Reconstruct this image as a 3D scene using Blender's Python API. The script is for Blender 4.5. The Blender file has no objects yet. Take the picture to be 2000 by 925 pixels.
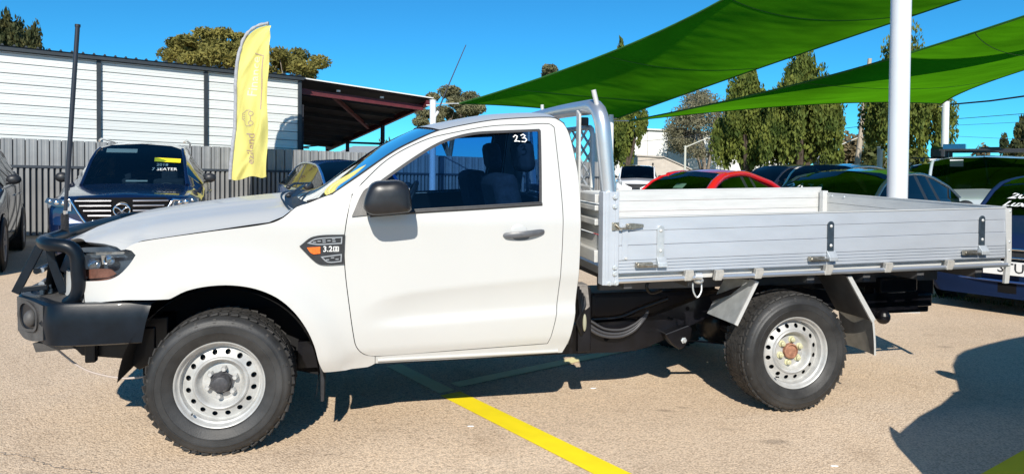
import bpy, bmesh, math, random
from math import sin, cos, pi, radians, hypot, exp, sqrt, atan2
from mathutils import Vector, Matrix
from mathutils.geometry import delaunay_2d_cdt

S = bpy.context.scene
COL = S.collection
rnd = random.Random(7)

# ------------------------------------------------------------------ camera
cam_d = bpy.data.cameras.new("camera")
cam = bpy.data.objects.new("camera", cam_d)
COL.objects.link(cam)
S.camera = cam
cam_d.sensor_width = 36.0
cam_d.lens = 25.2
cam_d.shift_y = -0.05175
cam_d.clip_start = 0.05
cam_d.clip_end = 2000
_p, _r = 0.021, 0.009
_r0 = Vector((1, 0, 0)); _u0 = Vector((0, sin(_p), cos(_p))); _f0 = Vector((0, cos(_p), -sin(_p)))
_R = _r0 * cos(_r) + _u0 * sin(_r); _U = _u0 * cos(_r) - _r0 * sin(_r)
cam.matrix_world = Matrix(((_R.x, _U.x, -_f0.x, 0), (_R.y, _U.y, -_f0.y, 0), (_R.z, _U.z, -_f0.z, 1.45), (0, 0, 0, 1)))

# ------------------------------------------------------------------ sky, sun, exposure
SUN_EL = radians(34.0)
SUN_AZ = pi + 0.02            # the sun stands behind the camera
W = bpy.data.worlds.new("World")
S.world = W
W.use_nodes = True
_nt = W.node_tree
_bg = _nt.nodes["Background"]
_sky = _nt.nodes.new("ShaderNodeTexSky")
_sky.sky_type = 'NISHITA'
_sky.sun_disc = False
_sky.sun_elevation = SUN_EL
_sky.sun_rotation = SUN_AZ
_sky.air_density = 0.75
_sky.dust_density = 0.0
_sky.ozone_density = 8.0
_sky.altitude = 50
_tint = _nt.nodes.new("ShaderNodeMix")            # the photograph's deep azure, the same over the whole sky
_tint.data_type = 'RGBA'; _tint.blend_type = 'MULTIPLY'; _tint.inputs["Factor"].default_value = 1.0
_tint.inputs["B"].default_value = (0.36, 1.27, 1.36, 1)
_nt.links.new(_sky.outputs[0], _tint.inputs["A"])
_nt.links.new(_tint.outputs["Result"], _bg.inputs[0])
_bg.inputs[1].default_value = 0.086
sl = bpy.data.lights.new("sun", 'SUN')
sl.energy = 5.0
sl.angle = radians(0.5)
sl.color = (1.0, 0.94, 0.84)
so = bpy.data.objects.new("sun", sl)
COL.objects.link(so)
_sd = Vector((sin(SUN_AZ) * cos(SUN_EL), cos(SUN_AZ) * cos(SUN_EL), sin(SUN_EL)))
so.rotation_euler = _sd.to_track_quat('Z', 'Y').to_euler()
so.location = (0, -20, 12)
S.view_settings.view_transform = 'Standard'
S.view_settings.look = 'None'
S.view_settings.gamma = 1.0
S.view_settings.exposure = 0.22
S.cycles.max_bounces = 8
S.cycles.transparent_max_bounces = 12


# ------------------------------------------------------------------ materials
MATS = {}


def mat(name, col, rough=0.5, metal=0.0, coat=0.0, spec=0.5, var=0.0, vscale=6.0, bump=0.0, bscale=60.0,
        stretch=None, col2=None, sub=0.0, transl=0.0, coords='Object', rvar=0.0, orand=0.0):
    if name in MATS:
        return MATS[name]
    m = bpy.data.materials.new(name)
    m.use_nodes = True
    nt = m.node_tree
    N = nt.nodes; L = nt.links
    b = N["Principled BSDF"]
    b.inputs["Base Color"].default_value = (*col, 1)
    b.inputs["Roughness"].default_value = rough
    b.inputs["Metallic"].default_value = metal
    b.inputs["Coat Weight"].default_value = coat
    b.inputs["Coat Roughness"].default_value = 0.03
    b.inputs["Specular IOR Level"].default_value = spec
    tc = N.new("ShaderNodeTexCoord")
    src = tc.outputs[coords]
    if stretch:
        mp = N.new("ShaderNodeMapping")
        mp.inputs["Scale"].default_value = stretch
        L.new(src, mp.inputs[0]); src = mp.outputs[0]
    if var > 0 or col2:
        nz = N.new("ShaderNodeTexNoise")
        nz.inputs["Scale"].default_value = vscale
        nz.inputs["Detail"].default_value = 6
        nz.inputs["Roughness"].default_value = 0.6
        L.new(src, nz.inputs["Vector"])
        rp = N.new("ShaderNodeValToRGB")
        c2 = col2 if col2 else tuple(min(1, c * (1 + var)) for c in col)
        c1 = col if col2 else tuple(c * (1 - var) for c in col)
        rp.color_ramp.elements[0].position = 0.35
        rp.color_ramp.elements[1].position = 0.68
        rp.color_ramp.elements[0].color = (*c1, 1)
        rp.color_ramp.elements[1].color = (*c2, 1)
        L.new(nz.outputs[0], rp.inputs[0])
        L.new(rp.outputs[0], b.inputs["Base Color"])
        if rvar > 0:
            mr = N.new("ShaderNodeMapRange")
            mr.inputs[3].default_value = max(0.02, rough - rvar)
            mr.inputs[4].default_value = rough + rvar
            L.new(nz.outputs[0], mr.inputs[0]); L.new(mr.outputs[0], b.inputs["Roughness"])
    if orand > 0 and b.inputs["Base Color"].is_linked:      # sheets weather differently from one to the next
        oi = N.new("ShaderNodeObjectInfo")
        mo = N.new("ShaderNodeMapRange"); mo.inputs[3].default_value = 1 - orand; mo.inputs[4].default_value = 1.0
        L.new(oi.outputs["Random"], mo.inputs[0])
        hv = N.new("ShaderNodeHueSaturation"); L.new(mo.outputs[0], hv.inputs["Value"])
        L.new(b.inputs["Base Color"].links[0].from_socket, hv.inputs["Color"]); L.new(hv.outputs[0], b.inputs["Base Color"])
    if bump > 0:
        nb = N.new("ShaderNodeTexNoise")
        nb.inputs["Scale"].default_value = bscale
        nb.inputs["Detail"].default_value = 5
        L.new(src, nb.inputs["Vector"])
        bp = N.new("ShaderNodeBump")
        bp.inputs["Strength"].default_value = bump
        bp.inputs["Distance"].default_value = 0.01
        L.new(nb.outputs[0], bp.inputs["Height"])
        L.new(bp.outputs[0], b.inputs["Normal"])
    if transl > 0:
        out = N["Material Output"]
        tr = N.new("ShaderNodeBsdfTranslucent")
        mx = N.new("ShaderNodeMixShader")
        mx.inputs[0].default_value = transl
        if b.inputs["Base Color"].is_linked:
            L.new(b.inputs["Base Color"].links[0].from_socket, tr.inputs[0])
        else:
            tr.inputs[0].default_value = (*col, 1)
        L.new(b.outputs[0], mx.inputs[1]); L.new(tr.outputs[0], mx.inputs[2]); L.new(mx.outputs[0], out.inputs[0])
    MATS[name] = m
    return m


def road_dust(m, dust=(.40, .33, .25), top=.70, amount=.55):
    """dust and splash thrown up on the lower body, thinning out with height above the road"""
    nt = m.node_tree; N = nt.nodes; L = nt.links; b = N["Principled BSDF"]
    tc = N.new("ShaderNodeTexCoord"); s = N.new("ShaderNodeSeparateXYZ"); L.new(tc.outputs["Object"], s.inputs[0])
    mr = N.new("ShaderNodeMapRange"); mr.inputs[1].default_value = top; mr.inputs[2].default_value = .36; L.new(s.outputs[2], mr.inputs[0])
    n = N.new("ShaderNodeTexNoise"); n.inputs["Scale"].default_value = 7; n.inputs["Detail"].default_value = 8; n.inputs["Roughness"].default_value = .7
    mp = N.new("ShaderNodeMapping"); mp.inputs["Scale"].default_value = (1, 1, .45); L.new(tc.outputs["Object"], mp.inputs[0]); L.new(mp.outputs[0], n.inputs["Vector"])
    p = N.new("ShaderNodeMath"); p.operation = 'POWER'; p.inputs[1].default_value = 2.2; L.new(mr.outputs[0], p.inputs[0])
    q = N.new("ShaderNodeMath"); q.operation = 'MULTIPLY'; L.new(p.outputs[0], q.inputs[0]); L.new(n.outputs[0], q.inputs[1])
    r = N.new("ShaderNodeMath"); r.operation = 'MULTIPLY'; r.inputs[1].default_value = amount; L.new(q.outputs[0], r.inputs[0])
    mx = N.new("ShaderNodeMix"); mx.data_type = 'RGBA'; L.new(r.outputs[0], mx.inputs["Factor"])
    src = b.inputs["Base Color"].links[0].from_socket
    L.new(src, mx.inputs["A"]); mx.inputs["B"].default_value = (*dust, 1); L.new(mx.outputs["Result"], b.inputs["Base Color"])


def glass(name, tint, gloss=1.0, ior=1.5, rough=0.0):
    if name in MATS:
        return MATS[name]
    m = bpy.data.materials.new(name)
    m.use_nodes = True
    nt = m.node_tree; N = nt.nodes; L = nt.links
    N.remove(N["Principled BSDF"])
    t = N.new("ShaderNodeBsdfTransparent"); t.inputs[0].default_value = (*tint, 1)
    g = N.new("ShaderNodeBsdfGlossy"); g.inputs["Roughness"].default_value = rough
    g.inputs[0].default_value = (gloss, gloss, gloss, 1)
    f = N.new("ShaderNodeFresnel"); f.inputs[0].default_value = ior
    mx = N.new("ShaderNodeMixShader")
    L.new(f.outputs[0], mx.inputs[0]); L.new(t.outputs[0], mx.inputs[1]); L.new(g.outputs[0], mx.inputs[2])
    L.new(mx.outputs[0], N["Material Output"].inputs[0])
    MATS[name] = m
    return m


def paint(name, col, rough=0.3, coat=1.0, metal=0.0):
    return mat(name, col, rough, metal, coat, 0.5)


M_WHITE = mat("white_car_paint", (0.53, 0.53, 0.512), 0.36, 0, 0.22, 0.3, var=0.02, vscale=1.4)
road_dust(M_WHITE)
M_BLKPL = mat("black_plastic", (0.022, 0.023, 0.026), 0.45, 0, 0, 0.5, var=0.25, vscale=30, bump=0.05, bscale=400)
M_POWDER = mat("black_powder_coat", (0.004, 0.008, 0.014), 0.36, 0, 0.05, 0.25, var=0.3, vscale=9, bump=0.05, bscale=500, rvar=0.1)
M_CHASSIS = mat("chassis_black", (0.004, 0.004, 0.006), 0.36, 0, 0.1, 0.35, var=0.5, vscale=7, rvar=0.12)
M_DARK = mat("dark_void", (0.008, 0.008, 0.009), 0.9, 0, 0, 0.1)
M_RUBBER = mat("tyre_rubber", (0.030, 0.030, 0.030), 0.52, 0, 0, 0.45, var=0.5, vscale=5, bump=0.12, bscale=160)
M_TREAD = mat("tread_rubber", (0.042, 0.040, 0.038), 0.75, 0, 0, 0.3, var=0.35, vscale=11, bump=0.2, bscale=120)
M_STEEL = mat("silver_wheel_paint", (0.47, 0.47, 0.455), 0.42, 0.25, 0, 0.5, var=0.16, vscale=14, rvar=0.06)
M_CHROME = mat("chrome", (0.75, 0.76, 0.78), 0.12, 1.0, 0, 0.5)
M_ALU = mat("brushed_aluminium", (0.54, 0.575, 0.62), 0.45, 0.4, 0, 0.5, var=0.035, vscale=5, stretch=(0.8, 1, 2.5), bump=0.02, bscale=300, rvar=0.06)
M_ALUP = mat("mill_aluminium_tube", (0.66, 0.68, 0.70), 0.33, 0.8, 0, 0.5, var=0.03, vscale=3)
M_ALUW = mat("pale_aluminium", (0.60, 0.60, 0.58), 0.5, 0.25, 0, 0.5, var=0.07, vscale=5, stretch=(0.6, 1, 5))
M_ZINC = mat("zinc_plated_steel", (0.36, 0.33, 0.27), 0.38, 0.85, 0, 0.5, var=0.3, vscale=60, rvar=0.12)
M_GALV = mat("galvanised_steel", (0.58, 0.61, 0.62), 0.45, 0.55, 0, 0.5, var=0.12, vscale=18, rvar=0.1)
M_STRAP = mat("dull_steel_strap", (0.05, 0.07, 0.09), 0.35, 0.35, 0, 0.5, var=0.25, vscale=25)
M_NUT = mat("yellow_marked_nut", (0.62, 0.60, 0.38), 0.5, 0.2, 0, 0.5, var=0.25, vscale=60)
M_RUST = mat("rusty_hub", (0.34, 0.17, 0.11), 0.85, 0, 0, 0.2, var=0.35, vscale=40, bump=0.3, bscale=90)
M_ORANGE = mat("orange_lens", (0.85, 0.16, 0.02), 0.18, 0, 0.5, 0.5, var=0.25, vscale=60)
M_LETTER = mat("white_lettering", (0.78, 0.78, 0.76), 0.6)
M_SEAT = mat("dark_seat_cloth", (0.03, 0.035, 0.045), 0.9, var=0.3, vscale=30)
M_TRIM = mat("interior_trim", (0.05, 0.055, 0.065), 0.7, var=0.2, vscale=10)
G_SIDE = glass("side_window_glass", (0.27, 0.46, 0.70), 0.9, 1.5)
G_SCREEN = glass("windscreen_glass", (0.40, 0.55, 0.66), 1.0, 1.8)
G_LENS = glass("lamp_lens", (0.86, 0.9, 0.92), 0.9, 1.45)
G_TINT = glass("tinted_glass", (0.16, 0.22, 0.26), 0.95, 1.5)
G_GREEN = glass("greenish_glass", (0.42, 0.60, 0.52), 0.95, 1.5)


# ------------------------------------------------------------------ mesh helpers
class MB:
    def __init__(self):
        self.v = []; self.f = []

    def add(self, vs_, fs_):
        o = len(self.v)
        self.v += [tuple(p) for p in vs_]
        self.f += [tuple(i + o for i in q) for q in fs_]
        return self

    def box(self, c, s, rot=None):
        x, y, z = s[0] / 2, s[1] / 2, s[2] / 2
        P = [Vector((a * x, b * y, d * z)) for a in (-1, 1) for b in (-1, 1) for d in (-1, 1)]
        if rot is not None:
            P = [rot @ p for p in P]
        P = [p + Vector(c) for p in P]
        return self.add(P, [(0, 1, 3, 2), (4, 6, 7, 5), (0, 4, 5, 1), (2, 3, 7, 6), (0, 2, 6, 4), (1, 5, 7, 3)])

    def beam(self, p, q, w, h, up=(0, 0, 1)):
        p = Vector(p); q = Vector(q)
        d = (q - p).normalized(); u = Vector(up)
        s = d.cross(u)
        if s.length < 1e-5:
            s = d.cross(Vector((1, 0, 0)))
        s.normalize(); u = s.cross(d)
        P = []
        for e in (p, q):
            for a, b in ((-1, -1), (1, -1), (1, 1), (-1, 1)):
                P.append(e + s * (a * w / 2) + u * (b * h / 2))
        return self.add(P, [(3, 2, 1, 0), (4, 5, 6, 7), (0, 1, 5, 4), (1, 2, 6, 5), (2, 3, 7, 6), (3, 0, 4, 7)])

    def tube(self, path, r, n=10, caps=True):
        path = [Vector(p) for p in path]
        rs = r if isinstance(r, (list, tuple)) else [r] * len(path)
        P = []; F = []
        ref = None
        for i, p in enumerate(path):
            a = path[max(0, i - 1)]; b = path[min(len(path) - 1, i + 1)]
            d = (b - a)
            d = d.normalized() if d.length > 1e-9 else Vector((0, 0, 1))
            if ref is None:
                ref = Vector((0, 0, 1)) if abs(d.z) < 0.9 else Vector((1, 0, 0))
            s = d.cross(ref)
            if s.length < 1e-6:
                s = d.orthogonal()
            s.normalize(); u = s.cross(d); ref = u
            for k in range(n):
                t = 2 * pi * k / n
                P.append(p + s * (cos(t) * rs[i]) + u * (sin(t) * rs[i]))
        for i in range(len(path) - 1):
            for k in range(n):
                k2 = (k + 1) % n
                F.append((i * n + k, (i + 1) * n + k, (i + 1) * n + k2, i * n + k2))
        if caps:
            F.append(tuple(range(n))); F.append(tuple(reversed(range((len(path) - 1) * n, len(path) * n))))
        return self.add(P, F)

    def lathe(self, prof, n=48, axis='y', c=(0, 0, 0), cap0=False, cap1=False):
        # prof: list of (radius, along-axis)
        P = []; F = []
        for r, h in prof:
            for k in range(n):
                t = 2 * pi * k / n
                a, b = r * cos(t), r * sin(t)
                q = {'y': (a, h, b), 'z': (a, b, h), 'x': (h, a, b)}[axis]
                P.append((q[0] + c[0], q[1] + c[1], q[2] + c[2]))
        for i in range(len(prof) - 1):
            for k in range(n):
                k2 = (k + 1) % n
                F.append((i * n + k, i * n + k2, (i + 1) * n + k2, (i + 1) * n + k))
        if cap0: F.append(tuple(reversed(range(n))))
        if cap1: F.append(tuple(range((len(prof) - 1) * n, len(prof) * n)))
        return self.add(P, F)

    def prism(self, pts, d):
        pts = [Vector(p) for p in pts]; d = Vector(d); n = len(pts)
        P = pts + [p + d for p in pts]
        F = [tuple(reversed(range(n))), tuple(range(n, 2 * n))]
        for i in range(n):
            j = (i + 1) % n
            F.append((i, j, n + j, n + i))
        return self.add(P, F)

    def grid(self, fn, nu, nv):
        P = [fn(i / nu, j / nv) for i in range(nu + 1) for j in range(nv + 1)]
        F = []
        for i in range(nu):
            for j in range(nv):
                a = i * (nv + 1) + j
                F.append((a, a + 1, a + nv + 2, a + nv + 1))
        return self.add(P, F)

    def ell(self, c, r, n=10, m=7):
        P = []; F = []
        for i in range(m + 1):
            a = pi * i / m
            for k in range(n):
                t = 2 * pi * k / n
                P.append((c[0] + r[0] * sin(a) * cos(t), c[1] + r[1] * sin(a) * sin(t), c[2] + r[2] * cos(a)))
        for i in range(m):
            for k in range(n):
                k2 = (k + 1) % n
                F.append((i * n + k, (i + 1) * n + k, (i + 1) * n + k2, i * n + k2))
        return self.add(P, F)

    def xf(self, fn):
        self.v = [tuple(fn(*p)) for p in self.v]
        return self

    def build(self, name, m, parent=None, smooth=None, bevel=0.0, loc=None, flip=False, fixn=False):
        me = bpy.data.meshes.new(name)
        f = [tuple(reversed(q)) for q in self.f] if flip else self.f
        me.from_pydata(self.v, [], f)
        me.materials.append(m)
        if fixn:
            bm = bmesh.new(); bm.from_mesh(me)
            bmesh.ops.recalc_face_normals(bm, faces=bm.faces)
            bm.to_mesh(me); bm.free()
        me.update()
        if smooth is not None:
            me.polygons.foreach_set("use_smooth", [True] * len(me.polygons))
            me.set_sharp_from_angle(angle=radians(smooth))
        o = bpy.data.objects.new(name, me)
        COL.objects.link(o)
        if parent is not None: o.parent = parent
        if loc is not None: o.location = loc
        if bevel > 0:
            b = o.modifiers.new("bevel", 'BEVEL'); b.width = bevel; b.segments = 2; b.limit_method = 'ANGLE'
        return o


def thing(name, label, cat, loc=(0, 0, 0), rz=0.0, group=None):
    o = bpy.data.objects.new(name, None)
    COL.objects.link(o)
    o.empty_display_size = 0.2
    o.location = loc
    o.rotation_euler = (0, 0, rz)
    return tag(o, label, cat, group)


def tag(o, label, cat, group=None):
    o["label"] = label; o["category"] = cat
    if group: o["group"] = group
    return o


def struct(o):
    o["kind"] = "structure"; return o


def part_empty(name, parent, loc=(0, 0, 0), rot=(0, 0, 0)):
    o = bpy.data.objects.new(name, None)
    COL.objects.link(o); o.parent = parent; o.location = loc; o.rotation_euler = rot
    return o


def inst(src, parent, loc=(0, 0, 0), rot=(0, 0, 0), scale=(1, 1, 1)):
    o = src.copy(); COL.objects.link(o); o.parent = parent
    o.location = loc; o.rotation_euler = rot; o.scale = scale
    return o


def cr(pts, step, closed=True, sharp=50):
    """Catmull-Rom resample of a 2D outline keeping sharp corners."""
    n = len(pts); out = []
    P = [Vector((p[0], p[1])) for p in pts]
    corner = []
    for i in range(n):
        if not closed and i in (0, n - 1):
            corner.append(True); continue
        a = P[i] - P[i - 1]; b = P[(i + 1) % n] - P[i]
        ang = 0 if a.length < 1e-6 or b.length < 1e-6 else a.angle(b)
        corner.append(ang > radians(sharp))
    for i in range(n if closed else n - 1):
        p1 = P[i]; p2 = P[(i + 1) % n]
        p0 = p1 - (p2 - p1) if corner[i] else P[i - 1]
        p3 = p2 + (p2 - p1) if corner[(i + 1) % n] else P[(i + 2) % n]
        L = (p2 - p1).length
        k = max(1, int(math.ceil(L / step)))
        t1 = (p2 - p0) * 0.5; t2 = (p3 - p1) * 0.5
        if t1.length > 1e-9: t1 = t1.normalized() * L
        if t2.length > 1e-9: t2 = t2.normalized() * L
        for j in range(k):
            t = j / k
            h1 = 2 * t ** 3 - 3 * t * t + 1; h2 = t ** 3 - 2 * t * t + t
            h3 = -2 * t ** 3 + 3 * t * t; h4 = t ** 3 - t * t
            q = p1 * h1 + t1 * h2 + p2 * h3 + t2 * h4
            out.append((q.x, q.y))
    if not closed: out.append((P[-1].x, P[-1].y))
    return out


def cr3(pts, n=6):
    """smooth 3D path through the points"""
    P = [Vector(p) for p in pts]; out = []
    for i in range(len(P) - 1):
        p0, p1, p2, p3 = P[max(0, i - 1)], P[i], P[i + 1], P[min(len(P) - 1, i + 2)]
        for k in range(n):
            t = k / n
            out.append(.5 * ((2 * p1) + (p2 - p0) * t + (2 * p0 - 5 * p1 + 4 * p2 - p3) * t * t + (3 * p1 - p0 - 3 * p2 + p3) * t ** 3))
    return out + [P[-1]]


def area2(p):
    return sum(p[i - 1][0] * p[i][1] - p[i][0] * p[i - 1][1] for i in range(len(p))) / 2


def inset(p, d):
    n = len(p); s = 1 if area2(p) > 0 else -1
    out = []
    for i in range(n):
        a = Vector(p[i - 1]); b = Vector(p[i]); c = Vector(p[(i + 1) % n])
        e1 = (b - a); e2 = (c - b)
        e1 = e1.normalized() if e1.length > 1e-9 else Vector((1, 0))
        e2 = e2.normalized() if e2.length > 1e-9 else e1
        n1 = Vector((-e1.y, e1.x)) * s; n2 = Vector((-e2.y, e2.x)) * s
        m = n1 + n2
        m = m.normalized() if m.length > 1e-6 else n1
        k = d / max(0.35, m.dot(n1))
        out.append((b.x + m.x * k, b.y + m.y * k))
    return out


def inside(p, poly):
    x, y = p; r = False; n = len(poly); j = n - 1
    for i in range(n):
        xi, yi = poly[i]; xj, yj = poly[j]
        if (yi > y) != (yj > y) and x < (xj - xi) * (y - yi) / (yj - yi) + xi:
            r = not r
        j = i
    return r


def fill2d(loops, res):
    """triangulate outer loop minus the other loops with interior grid points"""
    pts = []; edges = []
    for lp in loops:
        o = len(pts); pts += [Vector(p) for p in lp]
        edges += [(o + i, o + (i + 1) % len(lp)) for i in range(len(lp))]
    nb = len(pts)
    outer = loops[0]
    x0 = min(p[0] for p in outer); x1 = max(p[0] for p in outer)
    y0 = min(p[1] for p in outer); y1 = max(p[1] for p in outer)
    cell = {}
    for p in pts:
        cell.setdefault((int(p.x // res), int(p.y // res)), []).append(p)
    j = 0; y = y0 + res * 0.5
    while y < y1:
        x = x0 + res * (0.5 if j % 2 else 0.0)
        while x < x1:
            q = (x, y)
            if inside(q, outer) and not any(inside(q, h) for h in loops[1:]):
                ci, cj = int(x // res), int(y // res); ok = True
                for a in (-1, 0, 1):
                    for b in (-1, 0, 1):
                        for p in cell.get((ci + a, cj + b), ()):
                            if (p.x - x) ** 2 + (p.y - y) ** 2 < (0.5 * res) ** 2: ok = False
                if ok: pts.append(Vector(q))
            x += res
        y += res * 0.866; j += 1
    vv, ee, ff, *_ = delaunay_2d_cdt(pts, edges, [], 0, 1e-6)
    tri = []
    for f in ff:
        for k in range(1, len(f) - 1):
            t = (f[0], f[k], f[k + 1])
            c = ((vv[t[0]].x + vv[t[1]].x + vv[t[2]].x) / 3, (vv[t[0]].y + vv[t[1]].y + vv[t[2]].y) / 3)
            if inside(c, outer) and not any(inside(c, h) for h in loops[1:]):
                a = (vv[t[1]] - vv[t[0]]).cross(vv[t[2]] - vv[t[0]])
                tri.append(t if a > 0 else (t[0], t[2], t[1]))
    return [(p.x, p.y) for p in vv], tri


def panel(outline, f, holes=(), res=0.035, gap=0.0, hem=0.03, smooth=True, mir=None, hin=0.004):
    """A sheet over (u,w) at depth v=f(u,w) with its edge turned inwards. Returns MB in (u,v,w)."""
    loops = []
    for i, o in enumerate([outline] + list(holes)):
        q = cr(o, res * 0.8) if smooth else list(o)
        if gap:
            q = inset(q, gap if i == 0 else -gap)
        loops.append(q)
    P, T = fill2d(loops, res)
    mb = MB()
    mb.add([(u, f(u, w), w) for u, w in P], T)
    if hem:
        for i, lp in enumerate(loops):
            q = inset(lp, hin if i == 0 else -hin)
            n = len(lp)
            A = [(u, f(u, w), w) for u, w in lp] + [(b[0], f(*a) + hem, b[1]) for a, b in zip(lp, q)]
            ccw = (area2(lp) > 0) == (i == 0)
            F = []
            for k in range(n):
                j = (k + 1) % n
                F.append((k, n + k, n + j, j) if ccw else (j, n + j, n + k, k))
            mb.add(A, F)
    if mir is not None:
        mb.v = [(a, mir - b, c) for a, b, c in mb.v]
        mb.f = [tuple(reversed(q)) for q in mb.f]
    return mb


_fontcache = {}


def text2d(body, size=1.0, weight=0.0, shear=0.0, res=2):
    """outline letters as flat triangles: returns verts2d, faces"""
    key = (body, size, weight, shear)
    if key in _fontcache: return _fontcache[key]
    c = bpy.data.curves.new("lettering", 'FONT')
    c.body = body; c.size = size; c.offset = weight; c.shear = shear
    c.align_x = 'CENTER'; c.align_y = 'CENTER'; c.resolution_u = res
    o = bpy.data.objects.new("lettering", c)
    COL.objects.link(o)
    dg = bpy.context.evaluated_depsgraph_get(); dg.update()
    me = bpy.data.meshes.new_from_object(o.evaluated_get(dg))
    bm = bmesh.new(); bm.from_mesh(me)
    bmesh.ops.triangulate(bm, faces=bm.faces)
    bm.verts.index_update()
    V_ = [(v.co.x, v.co.y) for v in bm.verts]; F_ = [tuple(v.index for v in f.verts) for f in bm.faces]
    bm.free()
    bpy.data.objects.remove(o); bpy.data.curves.remove(c); bpy.data.meshes.remove(me)
    _fontcache[key] = (V_, F_)
    return V_, F_


def stroke2d(lines, w):
    """thin ribbons along polylines in 2D: verts, quads"""
    V_ = []; F_ = []
    for ln in lines:
        for a, b in zip(ln[:-1], ln[1:]):
            d = Vector((b[0] - a[0], b[1] - a[1]))
            if d.length < 1e-6: continue
            d.normalize(); n = Vector((-d.y, d.x)) * (w / 2); e = d * (w * 0.35)
            o = len(V_)
            V_ += [(a[0] - e.x + n.x, a[1] - e.y + n.y), (a[0] - e.x - n.x, a[1] - e.y - n.y),
                   (b[0] + e.x - n.x, b[1] + e.y - n.y), (b[0] + e.x + n.x, b[1] + e.y + n.y)]
            F_.append((o, o + 1, o + 2, o + 3))
    return V_, F_


def lerp(a, b, t): return a + (b - a) * t


def tab(x, T):
    if x <= T[0][0]: return T[0][1]
    for (a, p), (b, q) in zip(T[:-1], T[1:]):
        if x <= b: return lerp(p, q, (x - a) / (b - a))
    return T[-1][1]


def smooth01(t):
    t = max(0.0, min(1.0, t)); return t * t * (3 - 2 * t)

# ================================================================== THE WHITE TRUCK
TW = 1.78                                   # body width between the two skins at the wheel-face plane
truck = thing("utility_truck", "white single cab utility truck with black bull bar and aluminium drop side tray", "truck",
              (-1.455, 3.574, 0.0), atan2(.2258, .974))


def lean(u, v, w): return (u, v, w + .018 * v)


def vs(u, w):
    t = max(0, w - 1.14); v = .5 * t * t / (t + .12)
    t = max(0, .75 - w); v += .35 * t * t
    if u > .62:                              # the scallop pressed into the lower door
        k = smooth01((u - .66) / .30)
        wc = tab(u, [(.66, .665), (.70, .714), (.80, .762), (.95, .79), (1.19, .813), (1.43, .831), (1.9, .862)])
        wl = .648 + .042 * (u - .62)
        A = .026 * k
        if w < wc: v += A * (1 - (max(0, w - wl) / max(.02, wc - wl)) ** 1.7) if w > wl else A * (1 - .75 * smooth01((wl - w) / .060))
        v += .012 * smooth01((.50 + .02 * (u - .9) - w) / .07)
    t = max(0, -.35 - u); v += .9 * t * t
    r = hypot(u, w - .36)
    v -= .045 * exp(-((r - .52) / .10) ** 2) * min(1, max(0, (w - .25) / .2))
    return v


def voff(d):
    return lambda u, w: vs(u, w) + d


FENDER = [(-0.389, 1.013), (-0.406, 1.033), (-0.439, 1.041), (-0.41, 1.063), (-0.364, 1.08), (-0.072, 1.122), (0.231, 1.163), (0.299, 1.191), (0.363, 1.244), (0.416, 1.262), (0.539, 1.307), (0.643, 1.307), (0.619, 1.202), (0.607, 1.123), (0.602, 1.056), (0.608, 0.91), (0.632, 0.711), (0.652, 0.572), (0.667, 0.51), (0.707, 0.465), (0.766, 0.447), (0.766, 0.406), (0.727, 0.388), (0.504, 0.384), (0.499, 0.387), (0.479, 0.436), (0.454, 0.538), (0.414, 0.632), (0.352, 0.722), (0.273, 0.792), (0.172, 0.839), (0.059, 0.86), (-0.05, 0.858), (-0.149, 0.838), (-0.221, 0.802), (-0.232, 0.8), (-0.416, 0.797), (-0.513, 0.786), (-0.593, 0.775), (-0.636, 0.777), (-0.641, 0.88), (-0.519, 0.893), (-0.467, 0.916), (-0.417, 0.968)]
LAMP = [(-0.70, 1.019), (-0.657, 1.026), (-0.443, 1.037), (-0.406, 1.028), (-0.389, 1.013), (-0.417, 0.968), (-0.467, 0.916), (-0.519, 0.893), (-0.636, 0.875), (-0.70, 0.872)]
CAB = [(0.539, 1.307), (0.651, 1.384), (0.867, 1.535), (1.009, 1.609), (1.123, 1.658), (1.244, 1.687), (1.425, 1.722), (1.578, 1.738), (1.746, 1.748), (1.812, 1.744), (1.855, 1.717), (1.883, 1.651), (1.896, 1.541), (1.904, 1.435), (1.898, 1.268), (1.892, 1.194), (1.888, 0.986), (1.878, 0.772), (1.863, 0.602), (1.836, 0.472), (1.808, 0.412), (1.304, 0.406), (0.766, 0.406)]
DOOR = [(0.766, 0.447), (0.707, 0.465), (0.667, 0.51), (0.652, 0.572), (0.632, 0.711), (0.608, 0.91), (0.602, 1.056), (0.607, 1.123), (0.619, 1.202), (0.643, 1.307), (0.691, 1.363), (0.838, 1.498), (1.04, 1.604), (1.204, 1.648), (1.422, 1.69), (1.617, 1.703), (1.768, 1.711), (1.797, 1.69), (1.793, 1.39), (1.788, 1.139), (1.783, 0.986), (1.762, 0.67), (1.734, 0.522), (1.716, 0.472), (1.223, 0.458)]
WINDOW = [(0.741, 1.339), (0.814, 1.393), (0.984, 1.511), (1.116, 1.588), (1.231, 1.629), (1.34, 1.651), (1.51, 1.663), (1.702, 1.675), (1.708, 1.668), (1.668, 1.262), (1.66, 1.258), (1.357, 1.241), (0.978, 1.221), (0.755, 1.203)]
VENT = [(0.38, 1.046), (0.449, 1.095), (0.607, 1.104), (0.601, 0.95), (0.495, 0.949), (0.457, 0.966)]


def both(fn, name, m, **kw):
    a = fn(None).xf(lean).build(name, m, truck, **kw)
    b = fn(TW).xf(lean).build(name, m, truck, **kw)
    return a, b


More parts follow.
